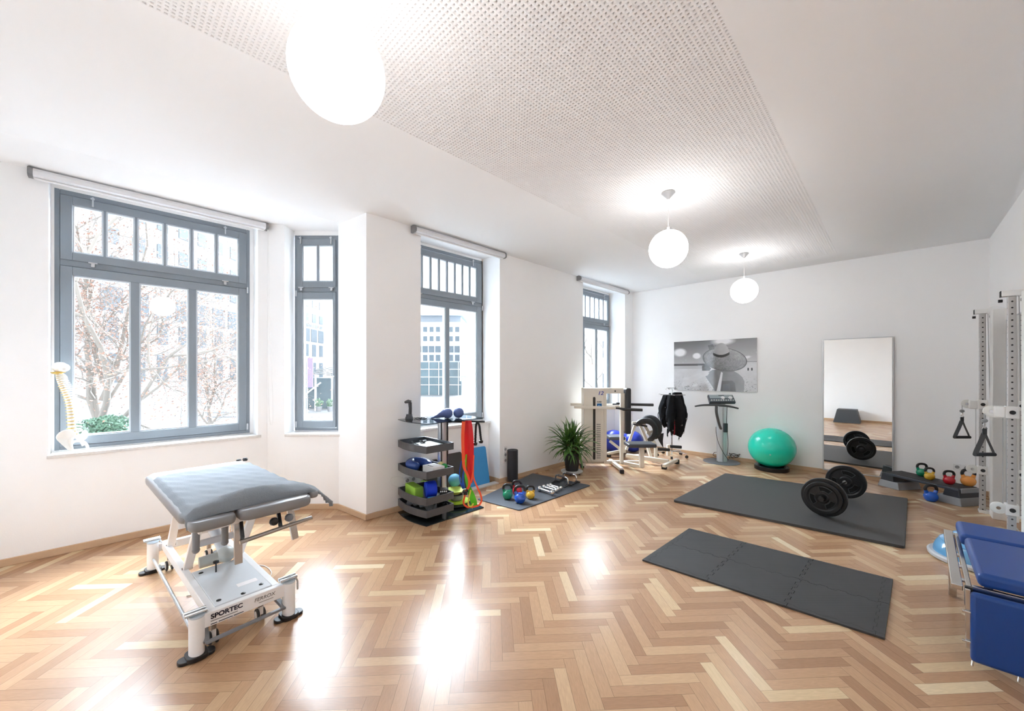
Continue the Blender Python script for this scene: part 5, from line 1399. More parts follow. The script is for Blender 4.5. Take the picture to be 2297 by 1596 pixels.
mb = M(); mb.ell((2.90, 4.12, .062), .06, 20, 12); simple('soft_ball', mb, mat('dull_red_rubber', (176, 62, 62), .6), 'small dull red ball behind the stand column', 'ball', ang=80)

# ================================================================ CREAM CHEST-SUPPORT ROWING MACHINE (number 12)
MXA = (DR(6.55, 1.20, 0), RT, FW, UP)     # local frame: x right, y away, z up (metres); 134 px per metre
def mp(x, y, z): return MXA[0] + RT * x + FW * y + UP * z
def machine_row():
    r = thing('weight_machine', mp(.35, .1, 0), 'cream seated row machine numbered 12 with an upright black chest pad', 'weight machine')
    B = lambda a, b: M().box(a, b, MXA)
    B((0, 0, .10), (.335, .22, 1.335)).build('weight_tower', CREAM, r, smooth=False, bevel=.006)
    mb = M(); mb.prism([(.175 + .020 * math.cos(t), (1.17 if math.sin(t) >= 0 else .16) + .020 * math.sin(t)) for t in [2 * math.pi * i / 24 for i in range(24)]], 0, .003, (mp(0, -.003, 0), RT, UP, -FW)); mb.build('weight_slot', mat('dark_slot', (52, 48, 44), .7), r, smooth=False)
    for k in range(17):
        B((.215, -.002, .16 + k * .035), (.282, .001, .178 + k * .035)).build('weight_plate_mark', mat('plate_gap_grey', (150, 146, 138), .6), r, smooth=False)
    BL = mat('blue_lettering', (70, 76, 160), .5)
    text('number', '12', .085, mp(.232, -.001, 1.225), RT, UP, BL, r, shear=.25, bold=.002, width=.085)
    text('lettering', 'NORSK', .034, mp(.222, -.001, 1.095), RT, UP, mat('black_lettering', (40, 36, 34), .5), r, bold=.001, width=.078)
    B((.222, -.002, .985), (.302, 0, 1.08)).build('logo_plate', mat('blue_logo', (24, 104, 170), .5), r, smooth=False)
    text('logo_sign', 'D', .062, mp(.238, -.003, 1.010), RT, UP, mat('pale_logo', (190, 215, 235), .5), r)
    # frame
    for x in (.345, .63): B((x, .04, .06), (x + .05, .12, 1.335)).build('upright', CREAM, r, smooth=False, bevel=.005)
    B((.335, .035, 1.245), (.68, .125, 1.337)).build('top_beam', CREAM, r, smooth=False, bevel=.005)
    M().cyl(mp(.535, .03, 1.285), mp(.535, .036, 1.285), .013).build('cap', BLACKP, r)
    M().bar(mp(-.05, .15, .07), mp(1.02, .12, .07), .06, .05).build('base_rail', CREAM, r, smooth=False, bevel=.005)
    for x in (-.02, .52):
        M().bar(mp(x, .32, .06), mp(x + .02, -.35 if x > .3 else -.02, .06), .055, .05).build('cross_foot', CREAM, r, smooth=False, bevel=.005)
    for x, y in ((-.02, .02), (.54, -.36), (-.02, .33), (.52, .33)):
        B((x - .03, y - .02, 0), (x + .03, y + .03, .06)).build('rubber_foot', RUBBER, r, smooth=False, bevel=.004)
    M().prism(rrect(-.035, .57, .035, 1.34, .028), 0, .25, (mp(.745, .0, 0), RT, UP, -FW)).build('chest_pad', BLACKV, r, smooth=True, bevel=.012, ang=50) if False else None
    mb = M(); mb.box((.695, -.06, .57), (.782, .19, 1.338), MXA); mb.build('chest_pad', BLACKV, r, smooth=True, bevel=.028, seg=4)
    B((.675, .03, .60), (.70, .12, 1.25)).build('pad_bracket', CREAM, r, smooth=False, bevel=.004)
    # lever and handles
    M().bar(mp(-.175, -.10, 1.03), mp(.50, -.12, 1.015), .05, .045).build('lever_arm', CREAM, r, smooth=False, bevel=.005)
    M().bar(mp(-.175, .30, 1.04), mp(.55, .28, 1.03), .05, .045).build('lever_arm', CREAM, r, smooth=False, bevel=.005)
    M().tube([mp(.49, -.12, 1.015), mp(.56, -.13, 1.01), mp(.63, -.14, .995), mp(.93, -.15, .985)], [.015, .017, .024, .024], n=16).build('handle', BLACKV, r)
    M().tube([mp(.55, .28, 1.04), mp(.80, .26, 1.045), mp(1.25, .24, 1.035)], [.017, .022, .024], n=16).build('handle', BLACKV, r)
    M().tube([mp(.60, .08, 1.24), mp(.60, .08, 1.08)], .004, n=6).build('cable', DGREY, r)
    M().lathe([(.0, 0), (.03, .005), (.03, .03), (.0, .035)], mp(.59, .06, 1.06), n=10).build('adjusting_knob', BLACKP, r)
    B((.36, .10, .98), (.66, .16, 1.04)).build('pivot_beam', CREAM, r, smooth=False, bevel=.004)
    # seat
    mb = M(); mb.box((.66, -.32, .395), (1.11, -.02, .455), MXA); mb.build('seat', mat('slate_vinyl', (62, 66, 74), .42, bump=.06), r, bevel=.018, seg=3)
    B((.87, -.23, .06), (.935, -.16, .40)).build('seat_post', CREAM, r, smooth=False, bevel=.004)
    B((.955, -.215, .30), (.975, -.18, .34)).build('seat_pin', BLACKP, r, smooth=False)
    M().bar(mp(.66, .10, .07), mp(.92, -.20, .07), .055, .05).build('seat_rail', CREAM, r, smooth=False, bevel=.004)
machine_row()

# ---- second cream machine behind: curved roll pads
def machine_roll():
    O = DR(7.0, 1.60, 0); S = 878 / 7.0
    def q(px, py, dy=0.0): return oD(px, py, 7.0 + dy)
    r = thing('abdominal_machine', DR(7.0, 2.5, 0), 'cream exercise machine with a curved black roll pad behind the row machine', 'exercise machine')
    c = q(1448, 965, 0)
    for k, (ro, ri, y0, y1) in enumerate(((.225, .125, -.16, .04), (.235, .135, .05, .26))):
        mb = M(); a0, a1, n = math.radians(150), math.radians(-72), 26; vs = []
        cc = c + RT * (.07 * k) + UP * (.012 * k)
        ring = []
        for i in range(n + 1):
            t = a0 + (a1 - a0) * i / n
            for j in range(8):
                b = 2 * math.pi * j / 8; rm = (ro + ri) / 2; hr = (ro - ri) / 2
                dr = math.copysign(min(1, abs(math.cos(b)) * 1.25), math.cos(b)) * hr
                ew = math.copysign(min(1, abs(math.sin(b)) * 1.25), math.sin(b))
                sc = .55 + .45 * min(1, min(i, n - i) / 2)
                vs.append(cc + (RT * math.cos(t) + UP * math.sin(t)) * (rm + dr * sc) + FW * ((y0 + y1) / 2 + (y1 - y0) / 2 * ew * sc) + RT * ((y0 + y1) / 2 + (y1 - y0) / 2 * ew) * .35)
        fs = [(7, 6, 5, 4, 3, 2, 1, 0), tuple(n * 8 + j for j in range(8))]
        for i in range(n):
            for j in range(8): fs.append((i * 8 + j, i * 8 + (j + 1) % 8, (i + 1) * 8 + (j + 1) % 8, (i + 1) * 8 + j))
        mb.add(vs, fs); mb.build('roll_pad', BLACKV, r, ang=70)
    bars = [((1418, 950), (1442, 948), .05), ((1442, 948), (1470, 998), .05), ((1424, 955), (1405, 1010), .045), ((1432, 946), (1452, 992), .045), ((1450, 972), (1464, 968), .04)]
    for a, b, w in bars: M().bar(q(*a), q(*b), w, .04, up=FW).build('frame_bar', CREAM, r, smooth=False, bevel=.004)
    M().bar(q(1420, 952, -.1), q(1452, 957, -.1), .03, .03).build('grip_bar', BLACKV, r, smooth=False, bevel=.01)
    M().bar(q(1405, 1022, .05), q(1500, 1036, -.35), .075, .06).build('base_rail', CREAM, r, smooth=False, bevel=.005)
    M().bar(q(1403, 1024, .4), q(1440, 1022, .35), .05, .045).build('base_rail', CREAM, r, smooth=False, bevel=.005)
    M().bar(fl(1489, 1046, .07), fl(1519, 1032, .07), .055, .05).build('cross_foot', CREAM, r, smooth=False, bevel=.005)
    for p in ((1490, 1053), (1518, 1041)):
        g = fl(*p); M().box(g + Vector((-.035, -.035, 0)), g + Vector((.035, .035, .075))).build('rubber_foot', RUBBER, r, smooth=False, bevel=.004)
    for px_, pz, d in ((1471, 1006, 0), (1499, 999, .35)):
        pt = q(px_, pz + (3 if d else 2), d - .1); gb = fl(px_, 1048 - (8 if d else 0), .05)
        M().bar(Vector((pt.x, pt.y, .06)), pt + UP * .03, .05, .05, up=RT).build('upright', CREAM, r, smooth=False, bevel=.004)
        M().cyl(pt + RT * .03, pt + RT * .24 - UP * .015, .028, n=18).build('foot_roller', BLACKV, r)
    for px_, w in ((1446, .09),):
        M().bar(q(1452, 1000), q(1462, 1034), .09, .04, up=RT).build('side_plate', CREAM, r, smooth=False, bevel=.004)
    # rear seat and light pad seen through the row machine
    s = q(1380, 981, .35); mb = M(); mb.box((-.15, -.16, -.035), (.15, .16, .03), (s, RT, FW, UP)); mb.build('seat', mat('slate_vinyl', (62, 66, 74), .42), r, bevel=.018, seg=3)
    M().bar(q(1368, 990, .35), q(1400, 1015, .35), .05, .05, up=FW).build('frame_bar', CREAM, r, smooth=False, bevel=.004)
    M().bar(Vector((s.x, s.y, .09)) + RT * .17, s + RT * .17, .05, .05, up=RT).build('upright', CREAM, r, smooth=False, bevel=.004)
    M().bar(q(1363, 1018, .3), q(1397, 1011, .5), .05, .045).build('base_rail', CREAM, r, smooth=False, bevel=.004)
    for p in ((1366, 1020), (1395, 1017)):
        g = q(*p, .4); g.z = 0; M().box(g + Vector((-.03, -.03, 0)), g + Vector((.03, .03, .12))).build('rubber_foot', RUBBER, r, smooth=False, bevel=.004)
machine_roll()
BB = mat('royal_blue_pvc', (40, 62, 176), .3, noise=.02)
for (x, y, rr, lb) in ((1377, 1000, .23, 'blue exercise ball behind the seat of the row machine, left one'), (1419, 998, .215, 'blue exercise ball under the curved roll pad machine, right one')):
    c = oD(x, y, 7.85 if x < 1400 else 7.9); mb = M(); mb.ell(Vector((c.x, c.y, rr * .97)), (rr, rr, rr * .97), 36, 24); tag(mb.build('exercise_ball', BB, ang=80), lb, 'exercise ball', 'blue exercise balls behind the machines')

# ================================================================ VEST RACK
def vest_rack():
    c = DR(7.45, .4083 * 7.45, 0)
    r = thing('vest_rack', c, 'chrome wheeled garment stand carrying black training vests', 'garment stand')
    M().cyl(c + UP * .08, c + UP * 1.31, .013, n=14).build('pole', CHROME, r)
    M().cyl(c + UP * .40, c + UP * .95, .019, n=14).build('pole_sleeve', mat('blue_black_tube', (44, 52, 62), .4, .3), r)
    for k in range(5):
        a = .55 + k * 2 * math.pi / 5; d = RT * math.cos(a) + FW * math.sin(a)
        M().tube([c + UP * .10, c + d * .17 + UP * .10, c + d * .27 + UP * .075], .011, n=10).build('base_leg', CHROME, r)
        w = c + d * .27; cs = M(); cs.lathe([(.008, -.02), (.026, -.02), (.028, -.012), (.02, 0), (.028, .012), (.026, .02), (.008, .02)], w + UP * .029, Vector((-d.y, d.x, 0)), n=18); cs.build('castor', BLACKP, r)
    M().lathe([(.085, 0), (.09, .004), (.085, .008), (.08, .004), (.085, 0)][:-1] + [(.085, 0)], c + UP * 1.30, n=24).build('top_ring', CHROME, r)
    for k in range(6):
        a = .3 + k * math.pi / 3; d = RT * math.cos(a) + FW * math.sin(a)
        M().tube([c + UP * 1.17, c + d * .15 + UP * 1.175, c + d * .25 + UP * 1.18], .006, n=8).build('hanger_arm', CHROME, r)
        M().tube(arc(c + d * .085 + UP * 1.27, .03, math.pi, -.2, 10, d, UP), .0035, n=6).build('hook', CHROME, r)
    return c
vc = vest_rack()
VB = mat('black_neoprene', (24, 25, 28), .85, spec=.2, noise=.25, nscale=12, bump=.6, bscale=30)
VR = mat('dark_red_trim', (150, 36, 52), .6)
def vest(a, zt, h, wd, red, label, seed):
    rnd = random.Random(seed); d = RT * math.cos(a) + FW * math.sin(a); sd = Vector((-d.y, d.x, 0))
    base = vc + d * .05
    r = thing('training_vest', base + d * .1 + UP * zt, label, 'vest', 'black training vests on the rack')
    # garment hanging from its arm: a folded closed body with a wavy hem
    nU, nV = 22, 16; vs = []
    for j in range(nV + 1):
        t = j / nV; z = zt - h * t
        prof = .42 + .58 * min(1, (t / .45)) - .25 * max(0, t - .75) / .25
        hw = wd / 2 * prof; thk = .045 + .035 * math.sin(math.pi * min(1, t * 1.1)) 
        for i in range(nU):
            b = 2 * math.pi * i / nU
            x = .11 + hw * math.cos(b) * (1 + .10 * math.sin(4 * b + seed + t * 5)); y = thk * math.sin(b) * (1 + .3 * math.sin(6 * b + t * 9 + seed))
            hem = (.05 * math.sin(b * 2 + seed) + .03 * math.sin(b * 5)) * max(0, t - .7) / .3
            vs.append(vc + d * x + sd * y + UP * (z + hem))
    fs = [tuple(range(nU)), tuple(nV * nU + i for i in range(nU - 1, -1, -1))]
    for j in range(nV):
        for i in range(nU):
            k = (i + 1) % nU; fs.append((j * nU + i, (j + 1) * nU + i, (j + 1) * nU + k, j * nU + k))
    mb = M(); mb.add(vs, fs); mb.build('body', VB, r, ang=80)
    for k in range(3):
        x = .11 + wd * (.42 - .1 * k) ; p = vc + d * x + sd * .05 * (1 if k % 2 else -1) + UP * (zt - h * (.55 + .2 * k))
        mb = M(); mb.ribbon(smoothpts([p, p + d * .02 - UP * .06, p + d * .01 - UP * .14], 4), .022, sd + UP * .1, .006); mb.build('strap', VB, r)
        mb = M(); e = p + d * .01 - UP * .15; mb.tube(arc(e, .014, 0, 2 * math.pi * .96, 12, d, UP), .003, n=6); mb.build('ring', CHROME, r)
    for k in range(5):
        p = vc + d * (.11 + rnd.uniform(-.3, .3) * wd) - FW * .0 + UP * (zt - h * rnd.uniform(.25, .85)); p = p + sd * (.075 if sd.dot(FW) < 0 else -.075)
        mb = M(); mb.ell(p, .007, 8, 6); mb.build('stud', CHROME, r)
    if red:
        mb = M(); p = vc + d * .10 + sd * (.07 if sd.dot(FW) < 0 else -.07) + UP * (zt - h * .62); mb.ribbon(smoothpts([p, p - UP * .12 + d * .02, p - UP * .3 + d * .0], 5), [.03 - .0012 * i for i in range(11)], d, .006); mb.build('red_trim', VR, r)
vest(math.radians(180), 1.165, .56, .27, False, 'black vest on the left of the rack, behind the roll pad', 1)
vest(math.radians(-120), 1.17, .66, .30, True, 'black vest at the front left of the rack with a dark red edge', 2)
vest(math.radians(-60), 1.16, .70, .32, True, 'black vest hanging at the very front of the rack', 3)
vest(math.radians(0), 1.22, .64, .34, False, 'black vest on the right of the rack with loose buckles', 4)
vest(math.radians(65), 1.20, .64, .30, False, 'black vest at the back of the rack', 5)
mb = M(); p = DR(7.0, (1482 - CX) / FPX * 7.0, 0)
mb.add([oD(1472, 975, 7.05), oD(1489, 972, 7.08), oD(1487, 990, 7.08), oD(1488, 1006, 7.08), oD(1478, 990, 7.05), oD(1472, 975, 7.09), oD(1489, 972, 7.12), oD(1487, 990, 7.12), oD(1488, 1006, 7.11), oD(1478, 990, 7.09)],
       [(4, 3, 2, 1, 0), (5, 6, 7, 8, 9), (0, 1, 6, 5), (1, 2, 7, 6), (2, 3, 8, 7), (3, 4, 9, 8), (4, 0, 5, 9)])
tag(mb.build('cloth', mat('black_neoprene_edge', (38, 36, 38), .7), smooth=False, bevel=.004), 'pointed black cloth hanging below the roll pad', 'cloth')

# ================================================================ CONSOLE STAND
def console():
    D0 = 7.0; c = DR(D0, (1618 - CX) / FPX * D0, 0)
    r = thing('console_stand', c, 'silver column stand with a tilted control console, handlebar and round grey base', 'console stand')
    M().lathe([(0, 0), (.29, 0), (.295, .004), (.29, .010), (0, .012)], c, n=56).build('base_plate', mat('mid_grey_plate', (106, 110, 116), .45), r)
    mb = M(); mb.prism([(.085 * math.cos(t) if abs(math.cos(t)) < .86 else math.copysign(.073 + .012 * abs(math.sin(t)), math.cos(t)), .06 * math.sin(t)) for t in [2 * math.pi * i / 36 for i in range(36)]], .012, .985, (c + RT * .01, RT, FW, UP)); mb.build('column', mat('silver_lacquer', (212, 218, 222), .3, .25), r, ang=30)
    M().box((-.014, -.0625, .013), (-.010, -.058, .98), (c + RT * .01, RT, FW, UP)).build('column_groove', DGREY, r, smooth=False)
    M().box((-.05, -.03, .985), (.05, .03, 1.05), (c + RT * .01, RT, FW, UP)).build('neck', ALUG, r, smooth=False, bevel=.006)
    # tilted console
    tl = math.radians(38); ux = RT; uy = (FW * math.cos(tl) + UP * math.sin(tl)); uz = ux.cross(uy)
    if uz.z < 0: uz = -uz
    o = c + RT * -.005 - FW * .08 + UP * 1.075
    ax = (o, ux, uy, uz)
    mb = M(); mb.prism([(-.245, -.005), (.22, -.005), (.25, .20), (-.20, .20)], -.045, .0, ax); cs = mb.build('console_housing', DGREY, r, smooth=False, bevel=.008)
    mb = M(); mb.prism([(-.20, .10), (.215, .10), (.232, .19), (-.185, .19)], .0005, .004, ax); mb.build('display_panel', mat('pale_green_panel', (160, 172, 174), .3), cs, smooth=False)
    mb = M(); mb.prism([(-.225, .01), (.205, .01), (.215, .095), (-.205, .095)], .0005, .003, ax); mb.build('knob_panel', mat('slate_panel', (86, 96, 100), .4), cs, smooth=False)
    for k in range(10):
        p = o + ux * (-.195 + .0425 * k) + uy * .04; M().lathe([(.014, 0), (.012, .016), (0, .018)], p + uz * .003, uz, n=14).build('knob', mat('light_knob', (208, 208, 206), .35), cs)
    for x in (.03, .165):
        p = o + ux * x + uy * .105; M().lathe([(.032, 0), (.028, .018), (0, .02)], p + uz * .004, uz, n=20).build('dial', WPLAST, cs)
    mb = M(); mb.box((-.02, .165, .004), (.08, .178, .006), ax); mb.build('display_slot', BLACKP, cs, smooth=False)
    # handlebar and arm
    hb = [(1559, 912), (1575, 909.5), (1595, 909), (1610, 909), (1628, 911), (1645, 914), (1656, 917)]
    M().tube(smoothpts([oD(x, y, 6.72) for x, y in hb], 4), [.013 + .006 * math.sin(math.pi * i / 24) for i in range(25)], n=14).build('handlebar', mat('anthracite_grip', (78, 80, 82), .45), r)
    M().tube(smoothpts([oD(1607, 912, 6.72), oD(1607, 925, 6.74), oD(1610, 940, 6.78), oD(1614, 955, 6.83), oD(1617, 962, 6.86)], 4), [.030 - .0 * i for i in range(17)], n=14, flat=.7).build('swing_arm', mat('anthracite_grip', (78, 80, 82), .45), r)
    M().box((-.035, -.10, -.08), (.035, -.055, .08), (c + RT * .03 + UP * .62, RT, FW, UP)).build('arm_bracket', DGREY, r, smooth=False, bevel=.008)
    for pts in ([(1631, 912), (1630, 950), (1633, 990), (1632, 1015), (1630, 1022)], [(1606, 958), (1607, 975), (1612, 995), (1622, 1015), (1634, 1033)]):
        M().tube(smoothpts([oD(x, y, 6.90) for x, y in pts], 5), .0045, n=6).build('lead', BLACKP, r)
    rnd = random.Random(4)
    pts = [oX(1630, 1022, 7.84)] + [oX(1648 + 12 * math.cos(k * 1.7) + rnd.uniform(-3, 3), 1023 + 6 * math.sin(k * 2.3), 7.83 + .04 * math.sin(k * 1.9)) for k in range(12)]
    M().tube(smoothpts(pts, 6), .0045, n=6).build('coiled_lead', mat('brown_cable', (72, 54, 46), .5), r)
    pts = [oX(1609, 1026, 7.8), oX(1600, 1022, 7.85), oX(1602, 1016, 7.86), oX(1609, 1015, 7.84)]
    M().tube(smoothpts(pts, 6), .0045, n=6).build('coiled_lead', mat('brown_cable', (72, 54, 46), .5), r)
console()

# ================================================================ CABLE MACHINES ON THE RIGHT
def post_material():
    m, t, b = nt('perforated_grey_steel'); b.inputs['Roughness'].default_value = .38; b.inputs['Metallic'].default_value = .35
    tc = t.nodes.new('ShaderNodeTexCoord'); s = t.nodes.new('ShaderNodeSeparateXYZ'); t.links.new(tc.outputs['Object'], s.inputs[0])
    mt = lambda *a: math_node(t, *a)
    z = mt('SUBTRACT', mt('FLOORED_MODULO', mt('ADD', s.outputs[2], 5.0), .0545), .02725)
    z2 = mt('MULTIPLY', z, z)
    dx = mt('ADD', mt('MULTIPLY', s.outputs[0], s.outputs[0]), z2); dy = mt('ADD', mt('MULTIPLY', s.outputs[1], s.outputs[1]), z2)
    d = mt('MINIMUM', dx, dy); hole = mt('LESS_THAN', d, .0068 ** 2)
    mx = t.nodes.new('ShaderNodeMix'); mx.data_type = 'RGBA'; t.links.new(hole, mx.inputs[0])
    mx.inputs[6].default_value = (*lin((186, 184, 182)), 1); mx.inputs[7].default_value = (*lin((40, 38, 36)), 1)
    t.links.new(mx.outputs[2], b.inputs['Base Color']); return m
PERF = post_material()
def cable_machine(x, y, label, hx, hlabel, top, car_z, low_z, tower):
    r = thing('cable_machine', (x, y, 0), label, 'cable machine')
    MP = CREAM if False else mat('white_machine_paint', (236, 235, 232), .35)
    M().box((x - .028, y - .024, .02), (x + .028, y + .024, top)).build('perforated_post', PERF, r, smooth=False, bevel=.004)
    M().box((x - .04, YR + .02, top), (x + .04, y + .06, top + .05)).build('top_bar', MP, r, smooth=False, bevel=.004)
    M().box((x - .03, y + .055, top + .0), (x + .03, y + .065, top + .05)).build('end_cap', BLACKP, r, smooth=False)
    for dy in (-.05, .05): M().cyl((x, y + dy, top - .035), (x, y + dy * 1.5, top - .035), .014, n=12).build('stop_knob', BLACKP, r)
    if tower:
        M().box((x - .24, YR + .012, .0), (x - .06, y - .045, top + .02)).build('tower_cover', MP, r, smooth=False, bevel=.006)
        M().box((x - .02, YR + .012, .06), (x + .16, YR + .09, top - .03)).build('tower_cover', MP, r, smooth=False, bevel=.006)
        M().box((x + .0, YR + .0905, .1), (x + .028, YR + .094, top - .08)).build('weight_stack_gap', mat('stack_grey', (150, 150, 150), .5), r, smooth=False)
        M().box((x - .05, YR + .02, .0), (x + .05, y + .03, .03)).build('base_foot', MP, r, smooth=False, bevel=.004)
        M().cyl((x - .05, YR + .07, top + .02), (x - .02, YR + .07, top + .02), .06, n=30).build('top_pulley', WPLAST, r)
    else:
        M().box((x - .30, YR + .012, .0), (x - .12, y - .035, top + .02)).build('tower_cover', MP, r, smooth=False, bevel=.006)
        M().box((x - .12, YR + .02, .0), (x + .05, y + .03, .03)).build('base_foot', MP, r, smooth=False, bevel=.004)
    for zz, big in ((car_z, True), (low_z, False)):
        ht = .085 if big else .075
        M().box((x - .042, y - .038, zz - ht / 2 - .01), (x + .042, y + .038, zz + ht / 2 + .01)).build('carriage', MP, r, smooth=False, bevel=.004)
        M().lathe([(.018, 0), (.018, .008), (0, .010)], (x - .042, y + .0, zz), (-1, 0, 0), n=18).build('lock_button', BLACKP, r)
        dy = .115 if big else .075
        M().lathe([(.012, -.009), (.046, -.012), (.050, -.010), (.044, 0), (.050, .010), (.046, .012), (.012, .009)], (x - .01, y + dy, zz), (1, 0, 0), n=30).build('pulley', mat('translucent_white_nylon', (228, 228, 222), .35), r)
        M().lathe([(.0, -.013), (.014, -.013), (.014, .013), (0, .013)], (x - .012, y + dy, zz), (1, 0, 0), n=14).build('pulley_hub', CHROME, r)
        if big:
            M().box((x - .04, y + .035, zz - .055), (x + .025, y + .105, zz + .05)).build('pulley_housing', MP, r, bevel=.012)
    M().tube([(x - .015, y + .05, low_z), (x - .015, y + .05, car_z - .03)], .0025, n=6).build('wire', ALUG, r)
    M().tube([(x, y + -.04, top), (x, y - .055, car_z)], .0025, n=6).build('wire', ALUG, r)
    # strap handle hanging from the pulley (a thing of its own)
    hp = Vector((x - .03, y + .155, car_z - .02))
    h = thing('strap_handle', hp - UP * .3, hlabel, 'strap handle', 'strap handles hanging from the cable machines')
    mb = M(); mb.tube([hp, hp - UP * .045], .003, n=8); mb.build('wire_end', ALUG, h)
    M().ell(hp - UP * .065, (.021, .021, .018), 18, 12).build('stop_ball', mat('grey_stop_ball', (128, 130, 130), .4), h)
    M().tube(arc(hp - UP * .105, .012, 0, 2 * math.pi * .97, 14, RT, UP * 1.7), .003, n=6).build('snap_hook', CHROME, h)
    e = hp - UP * .135; mb = M(); mb.tube([e - RT * .024 - UP * .005, e - RT * .014 + UP * .012, e + RT * .014 + UP * .012, e + RT * .024 - UP * .005, e - RT * .024 - UP * .005], .0028, n=6); mb.build('d_ring', CHROME, h)
    W = .078; g = e - UP * .235
    mb = M(); mb.box((-.019, -.004, -.055), (.019, .004, .0), (e, RT, FW, UP)); mb.build('strap_loop', BLACKV, h, smooth=False, bevel=.002)
    for s in (-1, 1):
        mb = M(); mb.ribbon(smoothpts([e - UP * .045 + RT * s * .004, e - UP * .12 + RT * s * .035, g + RT * s * W + UP * .02, g + RT * s * W - UP * .008], 5), .034, FW + RT * .45 * s, .003); mb.build('strap', BLACKV, h)
    mb = M(); mb.cyl(g - RT * (W + .012), g + RT * (W + .012), .0165, n=20); mb.build('grip', mat('black_foam_grip', (40, 40, 42), .7), h)
cable_machine(6.957, -.700, 'white cable machine with a perforated post, farther one on the right wall', 0, 'black strap handle hanging from the farther cable machine', 2.27, 1.235, .485, True)
cable_machine(5.535, -.722, 'white cable machine with a perforated post, nearer one at the right edge', 0, 'black strap handle hanging from the nearer cable machine', 2.27, 1.25, .395, False)

# ================================================================ BLUE FOLDING BENCH
def bench():
    r = thing('treatment_bench', (3.7, -.55, 0), 'chrome framed bench with royal blue vinyl cushions and a hanging leg panel', 'bench')
    BV = mat('royal_blue_vinyl', (18, 66, 138), .38, noise=.03, bump=.05, bscale=350)
    yl = -.285; yr = YR + .01
    M().box((3.225, yl - .0, .045), (3.275, yr, .415)).build('leg_panel', BV, r, bevel=.018, seg=3)
    # seat cushion, slightly raised towards the back
    def slab(x0, z0, x1, z1, th, y0, y1, name):
        d = Vector((x1 - x0, 0, z1 - z0)); L = d.length; d.normalize(); n = Vector((-d.z, 0, d.x))
        mb = M(); mb.box((0, y1, 0), (L, y0, th), (Vector((x0, 0, z0)), d, Vector((0, 1, 0)), n)); mb.build(name, BV, r, bevel=.024, seg=4)
    slab(3.29, .435, 3.90, .455, .075, -.315, yr, 'seat_cushion')
    slab(3.93, .455, 4.22, .475, .075, -.300, yr, 'back_cushion')
    ST = mat('polished_steel_tube', (200, 198, 195), .14, 1.0)
    M().box((3.285, yr, .40), (3.31, yl - .01, .432)).build('front_rail', ST, r, smooth=False, bevel=.002)
    M().bar((3.285, yl + .0, .40), (4.20, yl - .02, .44), .022, .035).build('side_rail', ST, r, smooth=False, bevel=.003)
    M().bar((3.29, yl + .045, .405), (4.22, yl + .02, .45), .045, .028).build('side_rail', ST, r, smooth=False, bevel=.003)
    for x in (4.18,):
        for y in (yl + .0, yr + .04): M().box((x, y - .02, 0.008), (x + .045, y + .02, .45)).build('leg', ST, r, smooth=False, bevel=.003)
    M().box((3.55, yr, .0), (3.59, yr + .04, .43)).build('leg', ST, r, smooth=False, bevel=.003)
    M().box((3.60, yl - .12, .0), (3.64, yl - .08, .43)).build('leg', ST, r, smooth=False, bevel=.003)
    M().box((3.275, yl - .012, .32), (3.30, yl + .018, .425)).build('hinge_bracket', BLACKP, r, smooth=False, bevel=.002)
    M().bar((3.26, yl + .008, .42), (3.26, yl + .006, .10), .02, .016, up=(1, 0, 0)).build('panel_edge', ST, r, smooth=False, bevel=.002)
    for x, z in ((3.42, .405), (3.62, .415), (3.82, .42)):
        M().cyl((x, yl + .0, z), (x, yl + .05, z), .012, n=12).build('pivot_bolt', CHROME, r)
    for z in (.14, .30): M().tube([(3.245, yl, z), (3.245, yl + .03, z)], .007, n=10).build('pin', CHROME, r)
    for y in (yl - .01, -.45): M().tube([(3.25, y, .045), (3.25, y + .003, .015)], .005, n=8).build('glide_pin', CHROME, r)
bench()
# ---- balance dome
bc = Vector((5.10, -.50, 0)); d_ = thing('balance_dome', bc, 'light blue half ball trainer on a pale grey rim behind the bench', 'balance trainer')
M().lathe([(0, .0), (.285, .0), (.305, .012), (.308, .035), (.295, .045), (0, .045)], bc, n=64).build('base_rim', mat('pale_grey_rim', (196, 200, 204), .4), d_)
mb = M(); prof = [(.272 * math.cos(t), .045 + .20 * math.sin(t)) for t in [math.pi / 2 * i / 16 for i in range(17)]]; prof[-1] = (0, .245); mb.lathe(prof, bc, n=64); dm = mb.build('dome', mat('light_blue_dome', (96, 160, 206), .22, coat=.3), d_, ang=80)
for k in (.35, .62, .85):
    a = math.pi / 2 * k; M().lathe([(.272 * math.cos(a) + .001, .045 + .20 * math.sin(a) - .001), (.272 * math.cos(a) + .0035, .045 + .20 * math.sin(a) + .001), (.272 * math.cos(a) - .002, .045 + .20 * math.sin(a) + .003)], bc, n=64).build('moulded_ring', mat('light_blue_dome', (96, 160, 206), .22), dm)

# ================================================================ OUTSIDE
GZ = -3.0
SIDE = (Vector((0, 0, 0)), RT, FW, UP)
mb = M(); mb.box((-90, 5.2, GZ - .2), (60, 150, GZ), SIDE)
go = mb.build('ground_outside', mat('street_asphalt', (112, 113, 115), .8, noise=.06, nscale=.6), smooth=False); struct(go)
BWH = mat('white_render', (190, 193, 198), .8, noise=.02, nscale=.5)
WGL = mat('facade_window_glass', (84, 96, 104), .25, noise=.25, nscale=2)
WFR = mat('facade_window_frame', (150, 158, 164), .5)
def dup(o, loc, parent):
    c = o.copy(); COL.objects.link(c); place(c, loc, parent); return c
